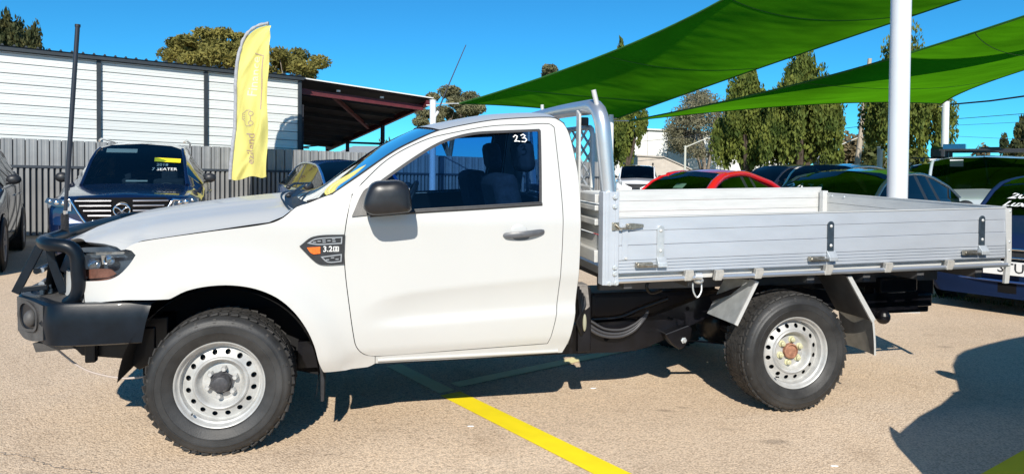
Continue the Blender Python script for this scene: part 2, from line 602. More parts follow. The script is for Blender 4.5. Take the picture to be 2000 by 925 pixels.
# fenders, cab side frames, doors
both(lambda k: panel(FENDER, vs, gap=.0015, mir=k), "fender", M_WHITE, smooth=40)
_ring = CAB + [DOOR[0]] + [DOOR[i] for i in range(24, 8, -1)]
both(lambda k: panel(_ring, vs, gap=.0015, hem=.05, mir=k), "cab_side", M_WHITE, smooth=40)
door_near, door_far = both(lambda k: panel(DOOR, vs, holes=[WINDOW], gap=.0028, mir=k, res=.017), "door", M_WHITE, smooth=40)
_dj = inset(cr(DOOR, .05), -.018)
for k in (None, TW):
    panel(_dj, voff(.028), holes=[inset(cr(WINDOW, .04), -.006)], hem=0, smooth=False, res=.06, mir=k).xf(lean).build("door_gap_backing", M_DARK, truck, smooth=40)  # black sheet added behind the shut gaps so no light leaks through
for k, d in ((None, door_near), (TW, door_far)):
    panel(inset(cr(WINDOW, .03), -.008), voff(.011), hem=0, smooth=False, mir=k).xf(lean).build("window_glass", G_SIDE, d, smooth=40)
    wo = cr(WINDOW, .03)
    panel(inset(wo, -.004), voff(-.0015), holes=[inset(wo, .011)], hem=.012, smooth=False, mir=k).xf(lean).build("window_seal", M_BLKPL, d, smooth=40)
    pts = [(.735, 1.199), (.978, 1.217), (1.357, 1.237), (1.672, 1.256)]
    mb = MB().tube([(u, (vs(u, w) - .004) if k is None else TW - vs(u, w) + .004, w) for u, w in cr(pts, .05, False)], .009, 8)
    mb.xf(lean).build("belt_strip", M_BLKPL, d, smooth=40)
# body crease line below the door handle: a slim rolled swage standing proud of the sill
both(lambda k: MB().tube([(u, (vs(u, .425) - .002) if k is None else TW - vs(u, .425) + .002, .425) for u in [.78 + i * .1 for i in range(11)]], .010, 8),
     "sill_moulding", M_WHITE, smooth=60)

# door handle with its cup
cup = MB().ell((1.535, vs(1.535, 1.105) - .001, 1.112), (.048, .007, .036), 24, 10)
cup.xf(lean).build("handle_cup", M_WHITE, door_near, smooth=60)
panel([(1.490, 1.078), (1.60, 1.086), (1.585, 1.066), (1.55, 1.060), (1.515, 1.062)], voff(-.004), hem=.004, res=.012).xf(lean).build("handle_cup_shade", mat("cup_shade_grey", (.14, .15, .16), .5), door_near, smooth=40)  # flat plate below the cup, the hollow's shade put into its grey
HAND = [(1.444, 1.086), (1.450, 1.098), (1.467, 1.104), (1.56, 1.112), (1.655, 1.120), (1.674, 1.117), (1.679, 1.106), (1.670, 1.093), (1.60, 1.083), (1.52, 1.077), (1.46, 1.074)]
hb = panel(HAND, lambda u, w: vs(u, w) - .038 + .03 * ((u - 1.56) / .125) ** 2 + 18 * (w - 1.097 - .10 * (u - 1.56)) ** 2, hem=.03, res=.008, hin=.002).xf(lean)
hb.build("door_handle", mat("handle_grey", (0.10, 0.105, 0.115), .4, var=.15, vscale=30), door_near, smooth=35)

# fender vent badge with repeater lamp and lettering
vent = panel(VENT, voff(-.012), hem=.016, res=.02).xf(lean).build("side_vent", M_BLKPL, truck, smooth=35)
for loop in ([(0.418, 1.061), (0.46, 1.085), (0.594, 1.093), (0.592, 1.056), (0.47, 1.052)], [(0.485, 0.992), (0.592, 1.004), (0.590, 0.963), (0.520, 0.961)]):
    q = cr(loop, .02)
    panel(q, voff(-.017), holes=[inset(q, .006)], hem=.006, smooth=False, res=.03).xf(lean).build("vent_trim", mat("satin_trim", (.42, .43, .45), .35, .6), vent, smooth=35)
mb = MB()
for (a, b) in ((.455, 1.066), (.478, 1.071), (.502, 1.076), (.503, 1.066), (.527, 1.073), (.55, 1.080), (.552, 1.069), (.52, .975), (.545, .985), (.568, .977)):
    mb.box((a, vs(a, b) - .014, b), (.016, .005, .005))
mb.xf(lean).build("vent_grille", mat("satin_trim", (.42, .43, .45), .35, .6), vent)
panel([(0.418, 1.040), (0.484, 1.043), (0.484, 1.008), (0.448, 1.006), (0.43, 1.02)], voff(-.020), hem=.01, res=.015).xf(lean).build("indicator_lens", M_ORANGE, vent, smooth=35)
tv, tf = text2d("3.2", .040, .0006)
mb = MB().add([(.521 + a, vs(.52, 1.03) - .0145, 1.029 + b) for a, b in tv], tf)
rl, rf = stroke2d([[(-.013, -.012), (.012, -.012), (.012, .011), (-.013, .011), (-.013, -.012)], [(-.006, .002), (.006, .002)], [(-.006, -.005), (.006, -.005)], [(0, -.008), (0, .008)]], .0035)
mb.add([(.563 + a, vs(.56, 1.03) - .0145, 1.030 + b) for a, b in rl], rf)
mb.xf(lean).build("badge_lettering", M_LETTER, vent)

# roof
RJ = [(1.123, 1.658), (1.244, 1.687), (1.425, 1.722), (1.578, 1.738), (1.746, 1.748), (1.812, 1.744), (1.862, 1.712)]
RJs = cr(RJ, .04, False)


def roof_pt(i, s, rows=RJs):
    u, w = rows[i]; v0 = vs(u, w) + .004
    x = 2 * s - 1
    front = max(0, 1 - (u - 1.123) / .35)
    rear = max(0, (u - 1.74) / .12)
    du = -.075 * (1 - x * x) * front + .03 * (1 - x * x) * rear
    return (u + du, lerp(v0, TW - v0, s), w + .050 * (1 - abs(x) ** 2.6) * (1 - .35 * front) + .004)


nr = len(RJs) - 1
MB().grid(lambda a, s: roof_pt(round(a * nr), s), nr, 40).xf(lean).build("roof_panel", M_WHITE, truck, smooth=40)
for k in (None, TW):
    MB().tube([(u, (vs(u, w) + .002) if k is None else TW - vs(u, w) - .002, w + .001) for u, w in RJs], .004, 6).xf(lean).build("roof_gutter", M_BLKPL, truck, smooth=60)
# rear wall of the cab with its window
BK = [(1.862, 1.712), (1.886, 1.651), (1.898, 1.541), (1.905, 1.435), (1.896, 1.25)]
BK2 = [(1.896, 1.25), (1.888, 0.986), (1.878, 0.772), (1.863, 0.602), (1.836, 0.46)]


def back_grid(rows, s0, s1, n, inw=0.0):
    q = cr(rows, .05, False); m = len(q) - 1

    def fn(a, s):
        u, w = q[round(a * m)]; s = lerp(s0, s1, s); v0 = vs(u, w)
        x = 2 * s - 1
        return (u + .03 * (1 - x * x) - inw, lerp(v0, TW - v0, s), w + .04 * (1 - abs(x) ** 2.6) * max(0, (w - 1.6) / .12))
    return MB().grid(fn, m, n)


mb = back_grid(BK2, 0, 1, 16)
for a, b in ((0, .14), (.86, 1)):
    mb2 = back_grid(BK, a, b, 6); mb.add(mb2.v, mb2.f)
mb.xf(lean).build("cab_rear_panel", M_WHITE, truck, smooth=40)
back_grid(BK, .14, .86, 16, .004).xf(lean).build("rear_window", G_SIDE, truck, smooth=40)

# windscreen
WN = [(0.416, 1.268), (0.534, 1.303), (0.651, 1.384), (0.867, 1.535), (1.009, 1.609), (1.123, 1.658)]
WNs = cr(WN, .04, False); nw = len(WNs) - 1


def ws_pt(i, s):
    u, w = WNs[i]; v0 = vs(u, w) + .006; x = 2 * s - 1; t = i / nw
    return (u - lerp(.095, .075, t) * (1 - x * x), lerp(v0, TW - v0, s), w + lerp(-.005, .030, t) * (1 - x * x))


MB().grid(lambda a, s: ws_pt(round(a * nw), s), nw, 30).xf(lean).build("windscreen", G_SCREEN, truck, smooth=60)
for s in (0, 1):
    MB().tube([Vector(ws_pt(i, s)) + Vector((-.002, .004 if s == 0 else -.004, .002)) for i in range(nw + 1)], .006, 6).xf(lean).build("windscreen_seal", M_BLKPL, truck, smooth=60)
# cowl, wiper arms
def cowl_pt(a, s):
    x = 2 * s - 1; d = .095 * (1 - x * x)
    u0, w0 = .315 - .09 * (1 - x * x), 1.246 + .03 * (1 - x * x)
    u1, w1 = .425 - d, 1.262
    return (lerp(u0, u1, a), lerp(.03, TW - .03, s), lerp(w0, w1, a) - .03 * sin(pi * a))
MB().grid(cowl_pt, 4, 24).xf(lean).build("cowl_panel", M_BLKPL, truck, smooth=40)
for a, b in (((.30, .35, 1.285), (.34, .95, 1.315)), ((.25, 1.0, 1.30), (.35, 1.55, 1.305))):
    wp = MB().tube([a, Vector(a) + Vector((.03, .12, .02)), b], [.009, .008, .006], 8)
    wp.tube([Vector(b) + Vector((.0, -.28, -.012)), Vector(b) + Vector((0, .25, -.004))], .006, 6)
    wp.ell(a, (.016, .016, .014))
    wp.xf(lean).build("wiper", M_BLKPL, truck, smooth=50)

# bonnet
BC = [(-.97, .93), (-.94, .965), (-.9, 1.0), (-.842, 1.048), (-.731, 1.105), (-.574, 1.158), (-.374, 1.193), (-.084, 1.233), (.157, 1.258), (.34, 1.274)]
BD = [(-.9, .13), (-.439, .142), (-.364, .112), (-.072, .109), (.231, .096), (.299, .074), (.363, .03)]


def bon_w(u, v):
    x = min(1.0, abs(v - TW / 2) / (TW / 2 - .012))
    w = tab(u, BC) - tab(u, BD) * x ** 3.0
    w -= .010 * smooth01((x - .40) / .10) * smooth01((.82 - x) / .2) * smooth01((u + .95) / .3)
    return w


def bon_pt(r, s):
    x = 2 * s - 1; ax = abs(x)
    uf = -.945 + .30 * smooth01((ax - .25) / .75) ** 1.1 * 1.0 + .19 * smooth01((ax - .86) / .14)
    ur = .36 - .10 * (1 - x * x) - .012
    u = lerp(uf, ur, r)
    e = max(0.004, vs(u, bon_w(u, .02)) + .002)
    v = lerp(e, TW - e, s)
    return (u, v, bon_w(u, v))


MB().grid(lambda a, s: bon_pt(a, s), 48, 60).xf(lean).build("bonnet", M_WHITE, truck, smooth=50)
# edge of bonnet turned down
MB().grid(lambda a, b: (lambda p: (p[0] + .02 * b, p[1] + (.012 * b if p[1] < TW / 2 else -.012 * b), p[2] - .016 * b))(bon_pt(0, a)), 60, 2).xf(lean).build("bonnet_lip", M_WHITE, truck, smooth=50)
# dark inner structure below the bonnet and fenders
mb = MB()
mb.box((.05, TW / 2, .82), (1.2, TW - .62, .30)); mb.box((-.50, TW / 2, .72), (.3, TW - .7, .5)); mb.box((.48, TW / 2, .9), (.16, TW - .12, .62))
mb.xf(lean).build("engine_bay", M_DARK, truck)
MB().grid(lambda a, s: (lerp(-.36, .62, a), lerp(.03, TW - .03, s), lerp(1.02, 1.16, a)), 4, 4).xf(lean).build("under_bonnet_tray", M_DARK, truck)

# headlamps
M_REFL = mat("lamp_reflector", (.55, .58, .62), .12, .9, 0, .5, var=.35, vscale=18)
for k in (None, TW):
    lam = panel(LAMP, voff(.002), hem=.02, res=.03, mir=k).xf(lean).build("headlight", G_LENS, truck, smooth=40)
    panel(inset(cr(LAMP, .03), -.008), voff(.085), hem=0, res=.04, smooth=False, mir=k).xf(lean).build("lamp_housing", mat("lamp_housing_grey", (.10, .135, .18), .2, .5), lam, smooth=40)
    sg = (lambda y: y) if k is None else (lambda y: TW - y)
    for (u, w, r, dv) in ((-.60, .960, .030, .06), (-.52, .985, .026, .045)):
        y = vs(u, w) + dv
        mb = MB().lathe([(r, -.018), (r * .95, -.006), (r * .6, .014), (r * .2, .022), (.002, .023)], 24)
        mb.xf(lambda a, b, c: (a + u, sg(y + b), c + w)).xf(lean).build("lamp_reflector", M_REFL, lam, smooth=50)
    q = [(-.66, .885), (-.52, .900), (-.485, .918), (-.515, .940), (-.66, .932)]
    panel(q, voff(.030), hem=.01, res=.02, mir=k).xf(lean).build("indicator_lens", mat("amber_smoked", (.17, .07, .05), .25, var=.3, vscale=40), lam, smooth=40)
    q = [(-.56, 1.005), (-.535, 1.006), (-.53, .965), (-.555, .962)]
    panel(q, voff(.030), hem=.01, res=.02, mir=k).xf(lean).build("lamp_chrome", M_CHROME, lam, smooth=40)
    q = [(-.65, 1.018), (-.44, 1.028), (-.45, 1.016), (-.65, 1.004)]
    panel(q, voff(.026), hem=.01, res=.03, mir=k).xf(lean).build("lamp_trim", M_REFL, lam, smooth=40)

# white front fascia and black grille
def fascia(a, s):
    x = 2 * s - 1
    u = -.915 + .29 * abs(x) ** 2.4
    return (u - .02 * sin(pi * a), lerp(.085, TW - .085, s), lerp(.62, .90, a))
MB().grid(fascia, 6, 40).xf(lean).build("front_fascia", M_WHITE, truck, smooth=50)
gr = MB().grid(lambda a, s: (-.955 + .05 * (2 * s - 1) ** 2 + .03 * a, lerp(.30, TW - .30, s), lerp(.70, .955, a)), 4, 20).xf(lean).build("grille", M_BLKPL, truck, smooth=50)
for i in range(3):
    w = .76 + i * .07
    MB().tube([(-.965 + .05 * (2 * t / 12 - 1) ** 2, lerp(.32, TW - .32, t / 12), w) for t in range(13)], .014, 8).xf(lean).build("grille_bar", mat("satin_trim", (.42, .43, .45), .35, .6), gr, smooth=50)

# wing mirrors
def mirror(sgn):
    mv = (lambda u, v, w: (u, v, w)) if sgn > 0 else (lambda u, v, w: (u, TW - v, w))
    prof = [(0.694, 1.262), (0.725, 1.358), (0.755, 1.382), (0.815, 1.388), (0.875, 1.389), (0.913, 1.367), (0.929, 1.326), (0.935, 1.242), (0.922, 1.231), (0.84, 1.221), (0.755, 1.216), (0.718, 1.225)]
    q = cr(prof, .02, True, 80)
    mb = MB(); n = len(q); cx, cz = .82, 1.30
    rings = []
    for v, k, du in ((-.035, .80, .02), (-.06, .96, .0), (-.10, 1.0, 0), (-.16, 1.0, 0), (-.205, .975, -.002), (-.228, .90, -.004), (-.240, .74, -.006), (-.246, .45, -.006), (-.248, .12, -.006)):
        rings.append([(cx + (a - cx) * k + du, v, cz + (b - cz) * k) for a, b in q])
    for r in rings: mb.v += r
    for i in range(len(rings) - 1):
        for j in range(n):
            k2 = (j + 1) % n
            mb.f.append((i * n + j, i * n + k2, (i + 1) * n + k2, (i + 1) * n + j))
    mb.f.append(tuple(range(len(mb.v) - n, len(mb.v))))
    mb.f.append(tuple(reversed(range(n))))
    return mb.xf(mv)
for sg in (1, -1):
    mo = mirror(sg).xf(lean).build("wing_mirror", mat("mirror_black", (.014, .015, .018), .36, var=.15, vscale=40, bump=.03, bscale=600), truck, smooth=50, fixn=True)
    mv = (lambda u, v, w: (u, v, w)) if sg > 0 else (lambda u, v, w: (u, TW - v, w))
    b = panel([(.640, 1.195), (.70, 1.325), (.745, 1.352), (.80, 1.36), (.80, 1.21)], voff(-.012), hem=.02, res=.03)
    b.tube([(.74, .03, 1.26), (.77, -.05, 1.265)], [.045, .04], 12)
    b.xf(mv).xf(lean).build("mirror_base", mat("mirror_black"  , (.02, .02, .02)), mo, smooth=40)
    # lower shell line and the glass on the rearward face
    ln = [(.700, -.10, 1.272), (.704, -.17, 1.272), (.712, -.215, 1.270), (.80, -.243, 1.270), (.905, -.232, 1.272), (.931, -.19, 1.272)]
    MB().tube(ln, .0035, 6).xf(mv).xf(lean).build("mirror_seam", M_DARK, mo, smooth=50)
    MB().box((.918, -.14, 1.305), (.010, .12, .10)).xf(mv).xf(lean).build("mirror_glass", M_CHROME, mo, bevel=.004)

# interior
it = MB()
it.box((1.2, TW / 2, .62), (1.3, TW - .24, .10)); it.box((.62, TW / 2, .95), (.16, TW - .26, .66)); it.box((1.80, TW / 2, .95), (.05, TW - .2, .62))
it.xf(lean).build("cabin_floor", M_TRIM, truck)
dash = MB().grid(lambda a, s: (.46 + .44 * a, lerp(.11, TW - .11, s), 1.225 + .03 * sin(pi * a * .8) - .16 * max(0, a - .75) * 4), 10, 14)
dash.xf(lean).build("dashboard", M_TRIM, truck, smooth=60)
for c in (.42, TW - .42):
    st = MB(); st.box((1.28, c, .80), (.52, .50, .16)); st.box((1.56, c, 1.12), (.15, .48, .60), Matrix.Rotation(-.22, 3, 'Y'))
    so_ = st.xf(lean).build("seat", M_SEAT, truck, bevel=.05, smooth=50)
    MB().box((1.655, c, 1.52), (.10, .26, .19), Matrix.Rotation(-.15, 3, 'Y')).xf(lean).build("headrest", M_SEAT, so_, bevel=.04, smooth=50)
sw = MB()
cx = (1.02, TW - .42, 1.16); rot = Matrix.Rotation(radians(-62), 3, 'Y')
sw.tube([tuple(Vector(cx) + rot @ Vector((.185 * cos(t * pi / 16), .185 * sin(t * pi / 16), 0))) for t in range(33)], .014, 8, False)
for a in (0, 2.1, 4.2): sw.tube([cx, tuple(Vector(cx) + rot @ Vector((.18 * cos(a), .18 * sin(a), 0)))], .013, 6)
sw.ell(cx, (.05, .06, .06)); sw.tube([cx, (.75, TW - .42, 1.02)], .03, 8)
sw.xf(lean).build("steering_wheel", M_BLKPL, truck, smooth=50)

# wheel arch liners
for sg in (1, -1):
    mv = (lambda u, v, w: (u, v, w)) if sg > 0 else (lambda u, v, w: (u, TW - v, w))
    li = MB().grid(lambda a, b: (.475 * cos(lerp(-.25, pi - .06, a)), lerp(.012, .46, b), .36 + .475 * sin(lerp(-.25, pi - .06, a))), 28, 4)
    li.grid(lambda a, b: (.475 * b * cos(lerp(-.25, pi + .25, a)), .46, .36 + .475 * b * sin(lerp(-.25, pi + .25, a))), 28, 2)
    li.xf(mv).xf(lean).build("wheel_arch_liner", mat("arch_liner", (.005, .005, .006), .9), truck, smooth=50)
    fl = MB().prism([(.470, .05, .47), (.492, .05, .40), (.506, .05, .33), (.503, .05, .222), (.486, .05, .222), (.482, .05, .36)], (0, .26, 0)).xf(mv).build("mud_flap", M_BLKPL, truck, bevel=.004)

# ---- wheels
rim_o = None


def make_wheel(u, v, w, rear, far):
    wh = part_empty("wheel", truck, (u, v, w), (0, 0, pi if far else 0))
    R = .366
    prof = [(.212, .012), (.216, -.008), (.226, -.018), (.245, -.024), (.262, -.033), (.267, -.0345), (.2685, -.0368), (.2715, -.0370), (.273, -.0355), (.290, -.0370), (.300, -.0372), (.3015, -.0392), (.3045, -.0390), (.306, -.0368), (.322, -.032), (.330, -.030), (.338, -.022), (.346, -.012), (.354, .002), (.359, .020), (.361, .06), (.3625, .10), (.361, .14), (.359, .178), (.346, .21), (.322, .232), (.27, .237), (.216, .20)]
    prof = [(r if r < .25 else .25 + (r - .25) * .945, h) for r, h in prof]
    t = MB().lathe(prof, 90).build("tyre", M_RUBBER, wh, smooth=40)
    # tread lugs
    tr = MB(); n = 46
    for k in range(n):
        a = 2 * pi * k / n
        for row, (y, wy, la, off, h) in enumerate(((.004, .030, .036, 0, .3445), (.044, .036, .040, .35, .3515), (.083, .032, .038, .1, .3525), (.120, .032, .038, .6, .3525), (.158, .036, .040, .2, .3515), (.196, .028, .036, .5, .3445))):
            b = a + off * 2 * pi / n
            rot = Matrix.Rotation(-b, 3, 'Y') @ Matrix.Rotation((.75 if row == 0 else -.75 if row == 5 else 0), 3, 'Z')
            tr.box((h * cos(b), y, h * sin(b)), (.009, wy, la), rot @ Matrix.Rotation((.25 if row % 2 else -.25), 3, 'X'))
        if k % 2 == 0:                      # shoulder bars running down the sidewall
            tr.box((.326 * cos(a), -.0265, .326 * sin(a)), (.024, .004, .014), Matrix.Rotation(-a, 3, 'Y') @ Matrix.Rotation(.45, 3, 'Z'))
    tro = tr.build("tread", M_TREAD, wh); tro["kind"] = "stuff"
    # rim
    rp = [(.219, .004), (.2195, -.008), (.216, -.0125), (.211, -.0105), (.207, -.002), (.203, .010), (.198, .014), (.193, .016), (.190, .030), (.187, .050), (.179, .050)]
    rm = MB().lathe(rp, 72)
    circ = lambda r, c=(0, 0), n=18: [(c[0] + r * cos(2 * pi * i / n), c[1] + r * sin(2 * pi * i / n)) for i in range(n)]
    holes = [circ(.1345, n=60)] + [circ(.0135, (.1585 * cos(2 * pi * (i + .5) / 16), .1585 * sin(2 * pi * (i + .5) / 16)), 14) for i in range(16)]
    dv = lambda x, z: .050 - .022 * (1 - min(1, max(0, (hypot(x, z) - .134) / .046)))
    pm = panel(circ(.1805, n=72), dv, holes=holes, hem=0, res=.016, smooth=False)
    pm.v = [(a, b, c) for a, b, c in pm.v]; rm.add(pm.v, pm.f)
    rm.lathe([(.136, .028), (.131, .018), (.125, .0145), (.119, .018), (.112, .034), (.104, .052), (.094, .060), (.086, .058), (.030, .056), (.002, .056)], 60)
    rim = rm.build("rim", M_STEEL, wh, smooth=45)
    MB().lathe([(.19, .075), (.002, .075)], 40).build("brake_drum", mat("brake_dark", (.03, .03, .03), .7), wh)
    MB().tube([(-.13, -.006, -.138), (-.127, -.028, -.134)], .005, 8).build("valve_stem", M_BLKPL, wh, smooth=40)
    nm = M_NUT if rear else M_STEEL
    nut0 = None
    for i in range(6):
        a = 2 * pi * i / 6 + .35
        p = (.0695 * cos(a), .056, .0695 * sin(a))
        if nut0 is None:
            b = MB().lathe([(.021, .002), (.021, -.004), (.014, -.006), (.014, -.022), (.010, -.026)], 6 if not rear else 12, cap1=True) if rear else \
                MB().lathe([(.017, .002), (.015, -.014), (.0135, -.03), (.010, -.036)], 6, cap1=True)
            nut0 = b.build("wheel_nut", nm, wh, smooth=30, loc=p)
        else:
            inst(nut0, wh, p)
    if rear:
        MB().lathe([(.047, .06), (.046, .035), (.040, .030), (.036, .042), (.002, .044)], 28).build("hub", M_RUST, wh, smooth=40)
    else:
        hc = MB(); 
        hc.prism([((.052 if i % 2 else .066) * cos(pi * i / 6 + .35), .052, (.052 if i % 2 else .066) * sin(pi * i / 6 + .35)) for i in range(12)], (0, -.016, 0))
        hc.lathe([(.050, .04), (.046, .022), (.040, .004), (.036, -.002), (.030, -.004), (.002, -.005)], 32)
        hc.build("hub_cap", mat("hub_cap_black", (.05, .05, .055), .5, var=.3, vscale=60), wh, smooth=35)


make_wheel(0, 0, .3565, False, False); make_wheel(3.258, 0, .3565, True, False)
make_wheel(0, TW, .3565, False, True); make_wheel(3.258, TW, .3565, True, True)

# ---- bull bar and steel bumper
bb = part_empty("bull_bar", truck)
# bumper body as lofted plan path: outer surface from near wing round the nose to the far wing
PLAN = [(-.275, .014), (-.40, .008), (-.55, .005), (-.74, .010), (-.795, .042), (-.86, .122), (-.955, .238), (-1.025, .325), (-1.062, .55), (-1.068, TW / 2)]
PLAN = PLAN + [(a, TW - b) for a, b in reversed(PLAN[:-1])]
PL = cr(PLAN, .04, False)


def bump_pt(i, a):
    u, v = PL[i]
    s = i / (len(PL) - 1); e = abs(2 * s - 1)
    wt = .782
    wb = .572 - .0 * e
    prof = [(0, wt, .055), (.04, wt, .012), (.1, wt - .012, 0.002), (.5, (wt + wb) / 2, -.004), (.92, wb + .01, .006), (1, wb, .03)]
    k = round(a * 5)
    _, w, inn = prof[k]
    # inward direction ~ towards centre point
    d = Vector((.1 - u, TW / 2 - v)); d.normalize()
    cut = 0
    if k >= 4 and (i < 6 or i > len(PL) - 7): cut = -.0
    p = Vector((u, v)) + d * inn
    if u > -.55: p.x += (-.115 * (a)) * smooth01((u + .55) / .26)
    return (p.x, p.y, w)


nb = len(PL) - 1
MB().grid(lambda a, b: bump_pt(round(a * nb), b), nb, 5).xf(lean).build("bumper", M_POWDER, bb, smooth=35)
mb = MB()
tp = [(PL[i][0] + .04 if PL[i][0] < -.8 else PL[i][0], lerp(PL[i][1], TW / 2, .04), .776) for i in range(len(PL)) if PL[i][0] < -.30]
ctr = [( -.62, p[1], .774) for p in tp]
for i in range(len(tp) - 1):
    mb.add([tp[i], tp[i + 1], ctr[i + 1], ctr[i]], [(0, 1, 2, 3)])
mb.xf(lean).build("bumper_top_plate", mat("worn_tread_plate", (.085, .082, .078), .6, .2, var=.3, vscale=20, bump=.15, bscale=90), bb)
# corner face with the recessed lamp
def corner_pt(s, w, off=0.0):
    a = Vector((-.797, .045)); b = Vector((-1.022, .320)); p = a.lerp(b, s); nrm = Vector((-.78, -.63))
    return (p.x + nrm.x * (.001 + off), p.y + nrm.y * (.001 + off), w)
M_WORN = mat("worn_dark_plate", (.075, .073, .072), .6, .1, var=.25, vscale=14, bump=.1, bscale=200)
def on_corner(pts, off, hem, holes=(), res=.02, smooth=True):
    m_ = panel(pts, lambda s, w: 0.0, holes=holes, hem=hem, res=res, smooth=smooth)
    m_.v = [corner_pt(s_ / .3, w_, off - v_) for s_, v_, w_ in m_.v]
    return m_
for sg in (1, -1):
    mv = (lambda u, v, w: (u, v, w)) if sg > 0 else (lambda u, v, w: (u, TW - v, w))
    sq = [(.015, .768), (.16, .775), (.30, .772), (.292, .60), (.22, .572), (.10, .580), (.015, .60)]
    on_corner(sq, .004, .01).xf(mv).xf(lean).build("corner_plate", M_WORN, bb, smooth=35)
    fq = [(.075, .745), (.235, .752), (.238, .635), (.10, .628), (.06, .66)]
    fqs = cr(fq, .015, True, 100)
    fb = on_corner(fqs, .014, .012, holes=[inset(fqs, .014)], smooth=False).xf(mv).xf(lean).build("fog_light", M_WORN, bb, smooth=35)
    on_corner(inset(fqs, .012), .0065, 0, smooth=False).xf(mv).xf(lean).build("lamp_recess", M_POWDER, fb, smooth=35)
    c = corner_pt(.40, .692, .01)
    MB().ell(c, (.034, .034, .042), 16, 10).xf(mv).xf(lean).build("lamp_cover", M_WORN, fb, smooth=60)
    # lower lip
    lp = MB().prism([(-.885, .13, .572), (-.68, .03, .575), (-.67, .035, .560), (-.875, .14, .524)], (.05, .12, 0))
    lp.xf(mv).xf(lean).build("bumper_lip", M_WORN, bb)
    # side hoop of heavy tube
    hp = [(-.885, .30, 1.058), (-.862, .20, 1.062), (-.80, .10, 1.060), (-.735, .075, 1.056), (-.698, .07, 1.046), (-.674, .07, 1.020), (-.665, .07, .985), (-.663, .07, .930), (-.661, .075, .870), (-.668, .085, .825), (-.690, .10, .790), (-.725, .12, .765)]
    MB().tube(cr3(hp, 3), .033, 14).xf(mv).xf(lean).build("side_hoop", M_POWDER, bb, smooth=60)
    # A-frame plates
    af = MB()
    af.beam((-1.025, .30, .790), (-.890, .30, 1.075), .042, .014, (0, 1, 0)); af.beam((-.872, .30, 1.05), (-.858, .30, .94), .040, .013, (0, 1, 0)); af.beam((-.862, .30, .96), (-.806, .30, .785), .042, .012, (0, 1, 0))
    af.beam((-1.01, .30, .806), (-.88, .30, .818), .028, .012, (0, 1, 0))
    af.xf(mv).xf(lean).build("frame_plate", M_POWDER, bb, bevel=.004)
MB().tube([(-.885, .28, 1.060), (-.905, TW / 2, 1.060), (-.885, TW - .28, 1.060)], .03, 14).xf(lean).build("top_tube", M_POWDER, bb, smooth=60)
MB().tube([(-.93, .30, .90), (-.95, TW / 2, .90), (-.93, TW - .30, .90)], .016, 12).xf(lean).build("cross_tube", M_POWDER, bb, smooth=60)
# small spotlight and clamps on the bumper
sp = MB().box((-.80, .42, .93), (.075, .09, .12), Matrix.Rotation(.35, 3, 'Y')).xf(lean).build("spot_lamp", mat("lamp_grey", (.16, .16, .17), .55), bb, bevel=.012)
MB().tube([(-.83, .42, .87), (-.855, .42, .785)], .008, 8).xf(lean).build("lamp_bracket", M_BLKPL, sp, smooth=40)
for (u, v) in ((-.905, .30), (-.878, .33)):
    MB().lathe([(.011, 0), (.011, .022), (.006, .024), (.006, .045)], 8, 'z', (u, v, .78), cap1=True).xf(lean).build("mounting_bolt", M_STRAP, bb, smooth=40)
# dark underside behind the bumper
mb = MB(); mb.prism([(-.86, .26, .60), (-.80, .26, .515), (-.74, .26, .50), (-.71, .26, .465), (-.52, .26, .44), (-.44, .26, .375), (-.36, .26, .42), (-.36, .26, .60)], (0, TW - .52, 0)); mb.box((-.655, .23, .50), (.05, .05, .12)); mb.box((-.40, .42, .55), (.2, .3, .2))
mb.beam((-.55, .38, .47), (-.50, .38, .40), .06, .05)
mb.xf(lean).build("bumper_mount", M_CHASSIS, truck, bevel=.008)
mb = MB().tube(cr3([(-.82, .25, .512), (-.729, .25, .427), (-.646, .25, .380), (-.514, .25, .346), (-.40, .25, .35)]), .0055, 6)
mb.build("loose_cable", mat("pale_cable", (.45, .38, .34), .6), truck, smooth=40)
MB().tube([(-.30, .30, .40), (-.36, .25, .385), (-.25, .22, .36), (-.2, .28, .38)], .009, 6).build("brake_hose", M_CHASSIS, truck, smooth=40)

# aerials
ab = part_empty("aerial", truck)
MB().tube([(-.885, .55, 1.06), (-.885, .55, 1.08)], .022, 12).xf(lean).build("aerial_base", M_BLKPL, ab, smooth=40)
MB().tube([(-.884 + .017 * cos(t * .8), .55 + .017 * sin(t * .8), 1.07 + t * .00105) for t in range(100)], .0045, 6).xf(lean).build("aerial_spring", M_BLKPL, ab, smooth=40)
MB().tube([(-.882, .55, 1.165), (-.881, .55, 1.19)], .012, 10).xf(lean).build("aerial_ferrule", M_CHROME, ab, smooth=40)
MB().tube([(-.881, .55, 1.185), (-.874, .55, 1.31), (-.872, .55, 1.34), (-.818, .55, 2.195)], [.0095, .0095, .0125, .0115], 10).xf(lean).build("aerial_whip", mat("fibreglass_black", (.02, .024, .035), .4), ab, smooth=40)
MB().tube([(-.818, .55, 2.19), (-.8175, .55, 2.205)], .014, 10).xf(lean).build("aerial_tip", M_BLKPL, ab, smooth=40)
a2 = part_empty("radio_aerial", truck)
MB().tube([(1.245, 1.5, 1.735), (1.25, 1.5, 1.83), (1.275, 1.5, 1.87)], .011, 8).build("aerial_base", mat("pale_bracket", (.6, .6, .58), .5), a2, smooth=40)
MB().tube([(1.27, 1.5, 1.865), (1.34, 1.5, 2.04), (1.479, 1.5, 2.37)], [.006, .0045, .003], 8).build("aerial_whip", mat("fibreglass_black", (.02, .024, .035)), a2, smooth=40)

